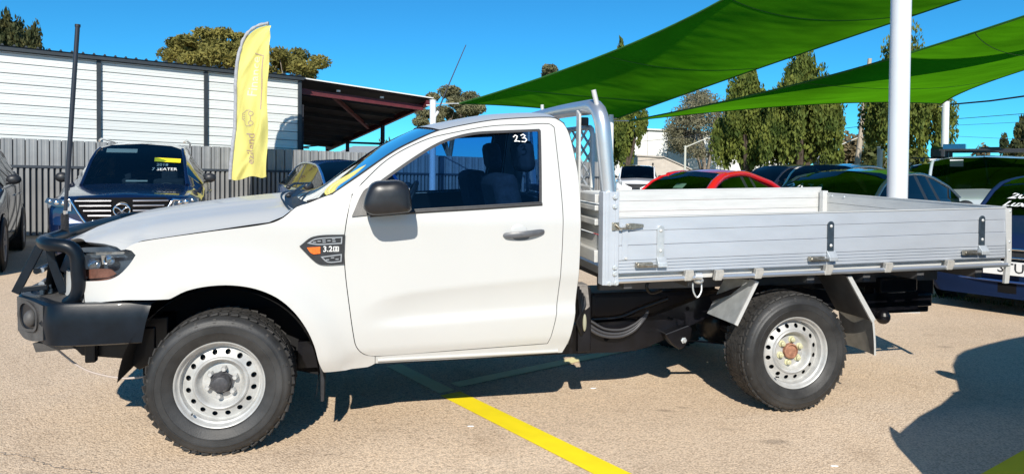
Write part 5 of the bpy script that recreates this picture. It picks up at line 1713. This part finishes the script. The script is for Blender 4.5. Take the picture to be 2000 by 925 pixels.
for k in range(6):
    z = .915 - k * .062; hw = .56 - k * .052
    mb = MB()
    for s in ((-1, -.13), (.13, 1)) if k < 4 else ((-1, 1),):
        y0, y1 = (s[0] * hw if abs(s[0]) == 1 else s[0]), (s[1] * hw if abs(s[1]) == 1 else s[1])
        pts = [lerp(y0, y1, i / 8) for i in range(9)]
        mb.tube([(nose_x(y, z) - .018, y, z) for y in pts], .013, 8)
    mb.build("grille_bar", mat("soft_chrome", (.40, .40, .43), .30, .9), navy_suv, smooth=60)
srd = [(-.98, .88), (-.62, .93), (-.60, .90), (-.42, .63), (-.30, .565), (.30, .565), (.42, .63), (.60, .90), (.62, .93), (.98, .88)]
MB().tube([(nose_x(y, z) - .02, y, z) for y, z in cr(srd, .05, False)][6:-6], .017, 8).build("grille_surround", M_CHROME, navy_suv, smooth=60)
# winged oval badge
bd = MB()
E_ = lambda t, k=1.0: (.098 * k * cos(t), .80 + .078 * k * sin(t))
bd.tube([(-.085, *E_(2 * pi * i / 28)) for i in range(29)], .011, 8, False)
wing = [(-.085, .835), (-.045, .828), (0, .785), (.045, .828), (.085, .835)]
bd.tube([(-.085, y, z) for y, z in cr(wing, .012, False)], .011, 8)
bd.tube([(-.085, y, z) for y, z in ((-.06, .755), (-.03, .775), (0, .77), (.03, .775), (.06, .755))], .006, 6)
bd.lathe([(.1, 0), (.002, 0)], 24, 'x', (-.062, 0, .80))
bo = bd.build("oval_badge", M_CHROME, navy_suv, smooth=60)
MB().lathe([(.092, -.070), (.002, -.070)], 24, 'x', (0, 0, .80)).build("badge_back", M_DARK, navy_suv)
for s in (1, -1):
    q = [(.60, .915), (.72, .935), (.90, .955), (.93, .90), (.80, .845), (.64, .84)]
    hp_ = panel([(a, b) for a, b in q], lambda u, w: 0, hem=0, res=.05, smooth=False)
    hp_.v = [(nose_x(u, w) - .008, s * u, w) for u, v, w in hp_.v]
    ho = hp_.build("headlight", mat("smoked_lamp", (.05, .06, .08), .08, .3, 1.0), navy_suv)
    for (y, z, r) in ((.70, .885, .03), (.78, .895, .034), (.86, .915, .025)):
        MB().ell((nose_x(y, z) - .012, s * y, z), (.012, r, r * .8), 14, 8).build("lamp_lens", M_CHROME, ho, smooth=60)
# windscreen strip, writing, roof rails, sun visor
def ws_place(xc, zc, xf, zf):
    def f(y, t, out=.018):
        x = lerp(xc, xf, t); z = lerp(zc, zf, t)
        d = Vector((xf - xc, zf - zc)).normalized()
        return (x - d.y * out, y, z + d.x * out)
    return f
wsf = ws_place(1.30, 1.112, 2.15, 1.702)
def on_ws(f, V2, F2, y0, t0, sc, name, m, par, scy=1.0):      # +y of a car is its right hand when it faces us
    MB().add([f(-(y0 + a * sc), t0 + b * scy) for a, b in V2], F2).build(name, m, par)
M_STRIP = mat("yellow_strip", (.85, .70, .02), .6)
MB().grid(lambda a, b: wsf(-lerp(.22, .60, a), lerp(.50, .60, b) - .03 * a, .03), 4, 1).build("price_strip", M_STRIP, navy_suv)
V2, F2 = text2d("2018", .085); on_ws(wsf, V2, F2, .34, .43, 1, "window_writing", M_LETTER, navy_suv, 1.1)
V2, F2 = text2d("7 SEATER", .088); on_ws(wsf, V2, F2, .38, .32, 1, "window_writing", M_LETTER, navy_suv, 1.1)
MB().grid(lambda a, b: wsf(lerp(.50, .06, a), lerp(.83, .93, b), -.05), 3, 1).build("sun_visor", mat("pale_visor", (.5, .52, .48), .7), navy_suv)
MB().grid(lambda a, b: wsf(lerp(-.15, .15, a), lerp(.12, .155, b), -.06), 3, 1).build("dash_paper", mat("pale_visor", (.5, .52, .48)), navy_suv)
for s in (1, -1):
    MB().tube([(2.2, s * .62, 1.735), (2.5, s * .64, 1.775), (3.7, s * .63, 1.765), (4.1, s * .60, 1.70)], .016, 8).build("roof_bar", M_CHROME, navy_suv, smooth=60)

car("parked_suv", "grey suv at the far left edge seen along its flank beside the blue suv", (-7.30, 8.50), -30.0, 4.75, 1.92, 1.76, (.06, .07, .09), "suv",
    cowl=(1.25, 1.10), roof=(2.0, 3.75), back=(4.45, 1.20), tail=1.1, nose=(.66, .94), belt=(1.12, 1.24), rw=.70, metal=.6, pillars=(.38, .80))
bh, _, _ = car("parked_hatchback", "blue hatchback by the fence showing its windscreen above the white bonnet", (-2.02, 12.0), -32.5, 4.3, 1.80, 1.60, (.02, .12, .36), "car",
               cowl=(1.10, 1.02), roof=(2.0, 3.3), back=(4.0, 1.1), tail=1.05, nose=(.62, .84), belt=(1.0, 1.1), rw=.70, glassm=G_SCREEN, metal=.4)

navy_suv.scale = (1, 1, 1.06)
# --- angled bays on the right
DD = Vector((.79, .61)); NN = Vector((.61, -.79))
def bay(al, c): p = DD * al + NN * c; return (p.x, p.y)
A52 = 52.3
dk, _, _ = car("parked_sedan", "dark navy car nosing past the tray end with white writing on its windscreen", bay(8.40, -2.66), A52, 4.7, 1.84, 1.47, (.006, .018, .06), "car",
               cowl=(1.28, .97), roof=(2.05, 3.3), back=(4.1, 1.04), nose=(.60, .80), glassm=G_GREEN, metal=.0, rough=.5, coat=.0, spec=.12)
wd = ws_place(1.28, .985, 2.05, 1.44)
V2, F2 = text2d("2013", .17, .004, .3); on_ws(wd, V2, F2, -.33, .40, 1, "window_writing", M_LETTER, dk, 1.2)
V2, F2 = text2d("Luxury", .15, .003, .4); on_ws(wd, V2, F2, -.30, .20, 1, "window_writing", M_LETTER, dk, 1.2)
pl = part_empty("number_plate", dk)
MB().box((-.075, 0, .50), (.012, .38, .135)).build("plate", mat("plate_white", (.8, .8, .78), .5), pl, bevel=.002)
V2, F2 = text2d("STU", .135, .001)
MB().add([(-.083, -a - .055, .50 + b) for a, b in V2], F2).build("plate_lettering", M_BLKPL, pl)
for z, c_ in ((.69, M_CHROME), (.60, M_CHROME), (.36, mat("blue_gloss", (.02, .06, .2), .2, .2, 1))):
    MB().tube([(-.03 + .13 * (y / .8) ** 2, y, z) for y in [-.7 + .14 * i for i in range(11)]], .012, 6).build("bumper_trim", c_, dk, smooth=60)

gs_, _, _ = car("parked_sedan", "dark grey sedan with blue sky on its roof behind the thick white post", bay(8.15, -5.31), A52, 4.85, 1.84, 1.50, (.05, .075, .095), "car",
                cowl=(1.30, 1.0), roof=(2.15, 3.45), back=(4.25, 1.06), nose=(.62, .82), glassm=G_GREEN, metal=.6)
wg = ws_place(1.30, 1.015, 2.15, 1.47)
V2, F2 = stroke2d([[(0, .1), (.05, .16), (.1, .1), (.05, .05), (.12, 0)], [(.16, .02), (.2, .16), (.26, .03)], [(.3, .15), (.38, .13), (.33, .02), (.42, .0)], [(.46, .03), (.5, .15), (.56, .05)], [(0, -.1), (.08, -.06), (.12, -.14), (.2, -.08)], [(.24, -.14), (.3, -.05), (.36, -.13), (.44, -.07)]], .022)
on_ws(wg, V2, F2, -.66, .34, 1, "window_writing", M_LETTER, gs_, 1.2)
red, _, _ = car("parked_sedan", "red sedan with tinted windows and thick red pillars beyond the tray", bay(8.60, -8.20), A52 - 4, 4.5, 1.80, 1.47, (.62, .010, .014), "car",
                cowl=(1.25, .98), roof=(2.1, 3.1), back=(4.0, 1.06), nose=(.6, .8), glassm=G_GREEN, metal=.0, roofcol=(.62, .010, .014), pr=.075, rw=.66)
MB().box((1.75, .1, 1.17), (.01, .20, .16), Matrix.Rotation(radians(60), 3, 'Y')).build("window_sheet", M_LETTER, red)

# --- further back
sv4, _, _ = car("parked_wagon", "silver four wheel drive facing us with dark windscreen and black roof rack", (6.95, 10.7), 36, 4.95, 1.93, 1.76, (.46, .52, .58), "suv",
                cowl=(1.45, 1.18), roof=(2.05, 4.2), back=(4.75, 1.2), tail=1.15, nose=(.72, 1.02), belt=(1.12, 1.2), rw=.80, metal=.1, pillars=(.35, .75), coat=.5)
rk = part_empty("roof_rack", sv4)
for x in (2.35, 3.1, 3.9):
    MB().beam((x, -.72, 1.86), (x, .72, 1.86), .06, .035).build("rack_bar", M_BLKPL, rk, bevel=.005)
    for s in (1, -1): MB().box((x, s * .66, 1.80), (.10, .06, .12)).build("rack_foot", M_BLKPL, rk, bevel=.01)
MB().box((2.9, .52, 1.93), (.3, .36, .10)).build("rack_light", mat("blue_lens", (.05, .25, .5), .2, 0, 1), rk, bevel=.01)
MB().box((2.55, -.05, 1.885), (.12, .30, .05)).build("rack_box", M_BLKPL, rk, bevel=.01)
MB().tube([(2.03, .02, 1.72), (1.98, .02, 1.80)], .006, 6).build("roof_aerial", M_BLKPL, sv4)
MB().box((2.0, .42, 1.62), (.02, .2, .12)).build("visor_sheet", M_LETTER, sv4)
d4, _, _ = car("parked_wagon", "black four wheel drive with square lamp on its rack behind the silver one", (8.4, 14.3), 40, 4.7, 1.85, 1.70, (.015, .018, .03), "suv",
               cowl=(1.4, 1.12), roof=(2.0, 4.0), back=(4.5, 1.15), tail=1.1, nose=(.7, 1.0), belt=(1.08, 1.15), rw=.80, metal=.3)
MB().box((2.3, .30, 1.90), (.12, .30, .26)).build("rack_lamp", M_BLKPL, d4, bevel=.05)
MB().beam((2.3, -.80, 1.78), (2.3, .80, 1.78), .06, .03).build("rack_bar", M_BLKPL, d4)
for s in (1, -1): MB().box((2.3, s * .62, 1.74), (.1, .06, .08)).build("rack_foot", M_BLKPL, d4)
gw, _, _ = car("parked_wagon", "tan roofed wagon in the rear row with white bonnet", (6.55, 17.0), 48, 4.6, 1.82, 1.66, (.62, .58, .50), "car",
               cowl=(1.2, 1.08), roof=(1.9, 3.9), back=(4.35, 1.12), tail=1.08, nose=(.66, .92), belt=(1.02, 1.1), rw=.76, glassm=G_GREEN, metal=.2, roofcol=(.40, .34, .26))
MB().box((-.04, .15, .98), (.10, .55, .14)).build("price_board", M_STRIP, gw, bevel=.02)
car("parked_suv", "dark suv far back between red sedan roof and the tan wagon", (7.3, 24.0), 66, 4.6, 1.85, 1.68, (.02, .024, .035), "suv",
    cowl=(1.2, 1.08), roof=(1.95, 3.7), back=(4.35, 1.15), tail=1.1, nose=(.66, .94), belt=(1.04, 1.12), rw=.74, metal=.4)
ws_, _, _ = car("parked_suv", "white suv with dark roof rails far behind the roll hoop", (5.45, 31.5), 12, 4.5, 1.92, 1.68, (.72, .73, .74), "suv",
                cowl=(1.2, 1.08), roof=(1.9, 3.7), back=(4.2, 1.15), tail=1.1, nose=(.68, .96), belt=(1.04, 1.12), rw=.76, metal=.0, roofcol=(.05, .08, .09))
for s in (1, -1):
    MB().tube([(1.95, s * .66, 1.70), (2.2, s * .68, 1.77), (3.5, s * .68, 1.77), (3.8, s * .66, 1.66)], .025, 8).build("roof_bar", M_BLKPL, ws_)
# the car out of frame on the right whose long shadow lies across the lower right of the seal
car("parked_sedan", "dark blue car standing just out of frame casting the lower right shadow", (2.30, 1.78), 60.5, 4.6, 1.80, 1.80, (.01, .03, .10), "car",
    cowl=(1.15, 1.15), roof=(1.95, 3.5), back=(4.2, 1.2), tail=1.15, nose=(.70, .98), belt=(1.08, 1.15), metal=.3)

# ================================================================== TREES
def leaf_mat(name, c1, c2, transl=.25):
    m = mat(name, c1, .75, 0, 0, .25, vscale=1.3, col2=c2, transl=transl)
    return m


M_CYP = leaf_mat("cypress_leaf", (.05, .085, .016), (.21, .235, .045))
M_CYP2 = leaf_mat("dark_cypress_leaf", (.035, .055, .022), (.13, .12, .045))
M_GUM = leaf_mat("gum_leaf", (.10, .105, .028), (.33, .285, .075))
M_GUMG = leaf_mat("grey_gum_leaf", (.11, .115, .06), (.28, .26, .14))
M_PALEGUM = leaf_mat("pale_gum_leaf", (.15, .15, .09), (.34, .31, .20))
M_BUSH = leaf_mat("bush_leaf", (.05, .08, .02), (.16, .16, .06))
M_DRY = leaf_mat("dry_leaf", (.15, .12, .06), (.26, .21, .12))
M_BARK = mat("pale_bark", (.24, .20, .16), .9, var=.3, vscale=6, bump=.4, bscale=14)
M_BARKD = mat("dark_bark", (.075, .055, .042), .9, var=.3, vscale=6, bump=.4, bscale=14)


def rv(R_):
    while True:
        v = Vector((R_.uniform(-1, 1), R_.uniform(-1, 1), R_.uniform(-1, 1)))
        if .05 < v.length < 1: return v.normalized()


def leaves(mb, c, rad, n, size, R_, up=0.0, aspect=2.2):
    for _ in range(n):
        d = rv(R_); r = R_.random() ** .45
        p = Vector((c[0] + d.x * rad[0] * r, c[1] + d.y * rad[1] * r, c[2] + d.z * rad[2] * r))
        ax = (rv(R_) + Vector((0, 0, up))).normalized()
        sd = ax.cross(rv(R_)); 
        if sd.length < 1e-3: continue
        sd.normalize(); s = size * R_.uniform(.6, 1.35)
        a = ax * s * aspect / 2; b = sd * s / 2
        mb.add([p - a, p + b - a * .1, p + a, p - b - a * .1], [(0, 1, 2, 3)])


def cypress(label, x, y, h, r, seed, m=M_CYP, trunk=1.4, nplume=46, leaf=.16, lean_=0.0, base=.16):
    R_ = random.Random(seed); r *= 1.14
    t = thing("cypress_tree", label, "tree", (x, y, 0), 0, "cypress trees round the yard")
    mb = MB()
    for k in range(nplume):
        f = (k + R_.random()) / nplume
        z0 = h * (base + (.80 - base) * f)
        prof = sin(pi * min(1, (.16 + .84 * f) ** .8)) ** .6 if f < .95 else .35
        rr = r * max(.16, (1 - f ** 2.2)) * (.55 + .45 * min(1, f / .12 + .4))
        a = R_.random() * 2 * pi; q = rr * (.30 + .85 * R_.random() ** .6)
        ph = h * R_.uniform(.09, .21)
        pw = r * R_.uniform(.13, .30)
        leaves(mb, (q * cos(a) + lean_ * f, q * sin(a), z0 + ph * .3), (pw, pw, ph), 400, leaf * .5, R_, 1.7, 2.6)
    leaves(mb, (lean_, 0, h * .86), (r * .16, r * .16, h * .15), 170, leaf, R_, 2.2, 2.6)
    leaves(mb, (lean_ * .5, 0, h * .48), (r * .55, r * .55, h * .28), 1500, leaf * .9, R_, 1.2, 2.0)
    cr_ = mb.build("crown", m, t)
    tb = MB().tube([(0, 0, 0), (.05, 0, h * .2), (lean_ * .5, 0, h * .7)], [r * .16, r * .12, r * .04], 10)
    for k in range(5):
        a = R_.random() * 6.28
        tb.tube([(0, 0, trunk * .7), (r * .35 * cos(a), r * .35 * sin(a), trunk + h * .14), (r * .5 * cos(a), r * .5 * sin(a), h * .45)], [r * .09, r * .06, r * .02], 8)
    tb.build("trunk", M_BARKD, t, smooth=60)
    return t


def gum(label, x, y, h, r, seed, m=M_GUM, clumps=26, bark=M_BARK, leaf=.17, flat=.62, low=.45, per=150, cr_size=.26, xs=1.0):
    R_ = random.Random(seed)
    t = thing("gum_tree", label, "tree", (x, y, 0), 0, "gum trees beyond the yard")
    mb = MB(); tb = MB()
    fork = Vector((.1 * r, 0, h * low * .75))
    tb.tube([(0, 0, 0), (.03 * r, 0, h * low * .4), fork], [r * .10, r * .08, r * .065], 10)
    mains = []
    for k in range(5):
        a = 2 * pi * (k + R_.random() * .6) / 5
        e = Vector((r * .5 * cos(a) * xs, r * .5 * sin(a), h * R_.uniform(.62, .80)))
        mid = fork.lerp(e, .5) + Vector((R_.gauss(0, .05 * r), R_.gauss(0, .05 * r), .04 * h))
        tb.tube([fork, mid, e], [r * .055, r * .04, r * .02], 8); mains.append((mid, e))
    for k in range(clumps):
        a = R_.random() * 2 * pi; q = R_.random() ** .55
        zz = h * (low + (1 - low) * (.25 + .68 * R_.random() ** .8 * (1 - .35 * q * q)))
        c = Vector((r * q * cos(a) * xs, r * q * sin(a), zz))
        s = r * cr_size * R_.uniform(.7, 1.25)
        leaves(mb, c, (s, s, s * flat), int(per * 5.2), leaf * .38, R_, -.6, 3.0)
        mid, e = min(mains, key=lambda me_: (me_[1] - c).length)
        st = mid.lerp(e, R_.uniform(.4, 1))
        tb.tube([st, st.lerp(c, .55) + Vector((0, 0, -.02 * h)), c], [r * .016, r * .011, r * .006], 5)
    mb.build("crown", m, t); tb.build("trunk", bark, t, smooth=60)
    return t


def bush(label, x, y, rx, h, seed, m=M_BUSH, n=900, leaf=.2, name="shrub", cat_="shrub"):
    R_ = random.Random(seed)
    t = thing(name, label, cat_, (x, y, 0), 0, "small trees and shrubs beyond the yard"); mb = MB()
    for k in range(12):
        a = R_.random() * 6.28; q = rx * .6 * R_.random()
        leaves(mb, (q * cos(a), q * sin(a), h * R_.uniform(.35, .75)), (rx * .42, rx * .42, h * .26), n // 12, leaf, R_, .3)
    mb.build("foliage", m, t)
    tb = MB()
    for k in range(4): tb.tube([(0, 0, 0), (R_.gauss(0, rx * .3), R_.gauss(0, rx * .3), h * .6)], [.06, .02], 6)
    tb.build("stem", M_BARK, t)
    return t




# behind the shed
cypress("dark cypress clump above the left end of the shed roof, its tallest", -28.229, 40, 9.996, 1.6, 1, M_CYP2, leaf=.22)
cypress("smaller cypress right of the tallest one above the shed roof", -28.114, 41, 9.631, 1.1, 2, M_CYP2, leaf=.2)
cypress("rightmost and lowest cypress above the left end of the shed roof", -26.686, 40, 9.324, 1.1, 3, M_CYP2, leaf=.2)
gum("spreading olive gum tree rising behind the shed and the yellow flag", -13.989, 34, 7.883, 2.35, 11, M_GUM, 40, leaf=.20, low=.66, xs=1.0, per=100, cr_size=.24)
gum("lower gum tree to the right of the flag over the shed roof end", -11.520, 36, 7.566, 1.95, 12, M_GUM, 26, leaf=.2, low=.6, per=100, cr_size=.30)
gum("grey green gum tree between the carport post and green sail corner", -4.023, 44, 6.690, 1.95, 13, M_GUMG, 30, leaf=.2, low=.40, per=130, cr_size=.27)
gum("small dark gum tree poking above the near sail edge", 2.971, 52, 8.981, 1.9, 14, M_GUMG, 16, leaf=.24, low=.6)
# right
cypress("slim green cypress directly behind the roll hoop", 6.977, 44, 9.364, 1.15, 21, M_CYP, leaf=.2, trunk=1.6, base=.24, lean_=-.4)
cypress("broad cypress left of the pair behind the far sail", 13.086, 40, 7.625, 1.45, 22, M_CYP, leaf=.2, nplume=54, base=.26)
cypress("largest bushy cypress of the pair behind the far sail", 15.254, 38, 8.046, 1.75, 23, M_CYP, leaf=.2, nplume=62, base=.24)
cypress("dark cypress with leaning trunk standing behind the thick white post", 21.771, 40, 9.705, 1.95, 24, M_CYP, leaf=.21, nplume=58, base=.32, trunk=2.2)
gum("sparse pale gum tree in front of the white warehouse", 15.146, 57, 8.304, 2.45, 25, M_PALEGUM, 70, leaf=.20, low=.06, per=52, cr_size=.34, flat=.8)
cypress("dark conifer at the far right edge above the roof rack", 42.600, 60, 6.204, 1.5, 26, M_CYP2, leaf=.26, nplume=20)
bush("rounded dry tree top above the silver four wheel drive", 39.471, 60, 1.0, 4.034, 27, M_DRY, 700, .22, "dry_tree", "tree")
bush("brown dry tree left of the wooden power pole", 25.732, 55, 1.5, 4.746, 28, M_DRY, 1100, .24, "dry_tree", "tree")
bush("green bushy tree right of the wooden power pole", 26.186, 52, 1.7, 3.840, 29, M_BUSH, 1400, .24, "bushy_tree", "tree")
bush("yellow green shrub between white post and black four wheel drive", 26.023, 46, .75, 3.261, 30, M_BUSH, 900, .2)
bush("low green shrub left of the dry tree by the warehouse end", 26.786, 60, 1.2, 3.320, 31, M_BUSH, 800, .24)
bush("green shrub low down between the carport posts", -10.629, 60, 1.2, 4.011, 32, M_BUSH, 700, .24)
# drooping palm beside the pole
pt_ = thing("palm_tree", "grey green palm with drooping fronds by the power pole", "tree", (28.586, 58, 0))
MB().tube([(0, 0, 0), (.1, 0, 4.276)], [.2, .14], 10).build("trunk", M_BARK, pt_, smooth=60)
for k in range(14):
    a = 2 * pi * k / 14; l = 1.5 + .3 * (k % 3); h = 4.276
    pts = [Vector((.1 + cos(a) * l * s, sin(a) * l * s, h + .8 * s - 1.5 * s * s)) for s in [i / 6 for i in range(7)]]
    mb = MB()
    sd = Vector((-sin(a), cos(a), 0))
    for i in range(6):
        w0 = .16 * sin(pi * (i + .2) / 6.4); w1 = .16 * sin(pi * (i + 1.2) / 6.4)
        for s in (1, -1):
            mb.add([pts[i], pts[i + 1], pts[i + 1] + sd * s * w1 - Vector((0, 0, w1 * .6)), pts[i] + sd * s * w0 - Vector((0, 0, w0 * .6))], [(0, 1, 2, 3)])
    mb.build("frond", M_GUMG, pt_)

# ================================================================== FAR BUILDINGS, POLES AND WIRES
wh_ = thing("warehouse", "long white warehouse behind the gum tree and cypress trees", "warehouse", (0, 62, 0))
M_WHW = mat("white_warehouse_wall", (.72, .72, .69), .6, var=.04, vscale=.5)
x0, x1 = 8.193, 23.914
zl, zr = 5.067, 4.411
nbay = 9
for i in range(nbay):
    a, b = lerp(x0, x1, i / nbay), lerp(x0, x1, (i + 1) / nbay)
    MB().prism([(a + .03, 0, .9), (b - .03, 0, .9), (b - .03, 0, lerp(zl, zr, (i + 1) / nbay)), (a + .03, 0, lerp(zl, zr, i / nbay))], (0, .2, 0)).build("wall_panel", M_WHW, wh_)
MB().prism([(x0, .12, 0), (x1, .12, 0), (x1, .12, zr - .02), (x0, .12, zl - .02)], (0, 14, 0)).build("wall", mat("grey_wall", (.5, .5, .5), .7), wh_)
MB().beam((x0, -.05, zl + .04), (x1, -.05, zr + .04), .3, .14).build("roof_edge", M_ALUW, wh_)
sg_ = thing("blue_sign", "small blue sign board between the cypress trunks", "sign", (17.357, 50, 0))
MB().box((0, 0, 2.678), (1.15, .06, 1.05)).build("board", mat("blue_sign", (.10, .42, .72), .5), sg_)
MB().box((0, -.035, 2.963), (1.0, .02, .14)).build("pale_band", M_LETTER, sg_)
for s in (-.45, .45): MB().tube([(s, .06, 0), (s, .06, 3.035)], .04, 8).build("leg", M_GALV, sg_)
hs = thing("brick_house", "low tan gabled shed in front of the white warehouse", "house", (0, 52, 0))
xa, xb_ = 9.100, 12.814; zt = 2.429
MB().prism([(xa, 0, 0), (xb_, 0, 0), (xb_, 0, 1.5), (10.994, 0, zt - .1), (xa, 0, zt)], (0, 4, 0)).build("wall", mat("tan_wall", (.52, .46, .40), .8, var=.1, vscale=2), hs)
MB().prism([(xa - .1, -.1, zt + .02), (10.994, -.1, zt - .08), (xb_ + .2, -.1, 1.48), (xb_ + .2, -.1, 1.58), (10.994, -.1, zt + .02), (xa - .1, -.1, zt + .12)], (0, 4.2, 0)).build("roof", mat("grey_tan_roof", (.42, .38, .34), .7), hs)
h2 = thing("grey_house", "grey roofed house seen through the open end of the carport", "house", (-10.018, 55, 0))
MB().box((0, 2, 1.1), (7.5, 5, 2.2)).build("wall", mat("blue_grey_wall", (.30, .34, .38), .8), h2)
MB().prism([(-4.2, -.8, 2.15), (4.2, -.8, 2.15), (2.6, 2, 3.15), (-2.6, 2, 3.15)], (0, .1, 0)).build("roof", mat("grey_tile_roof", (.26, .28, .30), .7, var=.1, vscale=3, stretch=(1, 1, 8)), h2)
h3 = thing("grey_house", "small grey walled house below the dry tree at the right", "house", (27.429, 60, 0))
MB().box((0, 1, 1.3), (2.4, 3, 2.6)).build("wall", mat("dark_grey_wall", (.16, .18, .20), .8), h3)
MB().prism([(-1.4, -.6, 2.55), (1.4, -.6, 2.55), (.3, -.6, 3.2), (-.3, -.6, 3.2)], (0, 3.4, 0)).build("roof", mat("pale_roof", (.6, .6, .6), .7), h3)
h4 = thing("pale_house", "pale cream house roof beside the yellow green shrub", "house", (38.280, 66, 0))
MB().box((0, 1, 1.2), (2.6, 3, 2.6)).build("wall", mat("cream_wall", (.55, .50, .42), .8), h4)
MB().box((0, .4, 2.62), (3.2, 4.4, .22)).build("roof", mat("pale_roof", (.6, .6, .6)), h4)

pp = thing("power_pole", "leaning wooden power pole between the cypress trees", "pole", (22.903, 48, 0))
MB().tube([(0, 0, 0), (.9 * 1.0, 0, 9.0)], [.19, .13], 12).build("shaft", mat("grey_timber", (.42, .36, .28), .9, var=.2, vscale=5, stretch=(4, 4, .4)), pp, smooth=50)
MB().beam((.1, -.2, 8.4), (1.6, -.2, 8.4), .1, .1).build("cross_arm", mat("grey_timber", (.42, .36, .28)), pp)
for lab, px, D, ht, lx in (("thin pale street light pole in front of the warehouse", 10.59, 44, 2.960, 2.0), ("thin pale pole with angled arm left of the wooden pole", 22.04, 50, 3.077, 2.4), ("short pale timber pole right of the wooden power pole", 23.56, 46, 3.043, 0)):
    t = thing("street_pole", lab, "pole", (px, D, 0), 0, "thin poles along the street")
    MB().tube([(0, 0, 0), (.02, 0, ht)], .07 if lx else .17, 8).build("shaft", mat("pale_pole", (.55, .56, .50), .6), t, smooth=50)
    if lx: MB().tube([(.02, 0, ht - .1), (lx, 0, ht + lx * .38)], .035, 6).build("arm", mat("pale_pole", (.55, .56, .50)), t, smooth=50)
    else: MB().box((0, 0, ht), (.4, .4, .06)).build("cap", M_GALV, t)
M_WIRE = mat("black_cable", (.02, .025, .03), .6)
for lab, pts, r in (("thick twisted cable running right from the thin sail post", [(24.34, 40, 5.24), (23.91, 36, 5.06), (24.23, 32, 5.10)], .045), ("overhead wire second from the top at the right", [(21.94, 48, 4.32), (23.89, 44, 4.56), (25.50, 42, 4.56), (28.77, 38, 4.75)], .018),
                    ("overhead wire third from the top at the right", [(23.66, 48, 4.41), (26.71, 44, 4.33), (30.29, 40, 4.41)], .012), ("lowest overhead wire at the right over the roof rack", [(30.00, 60, 4.63), (34.00, 56, 4.32), (39.37, 52, 3.81)], .014),
                    ("pale wire crossing in front of the warehouse", [(7.14, 50, 3.23), (10.71, 50, 3.62), (15.00, 50, 4.16)], .014)):
    q = []
    for a, b in zip(pts[:-1], pts[1:]):
        q += [Vector(a).lerp(Vector(b), k / 8) for k in range(8)]
    q.append(Vector(pts[-1]))
    tag(MB().tube(q, r, 6).build("overhead_wire", M_WIRE), lab, "wire", "overhead wires")
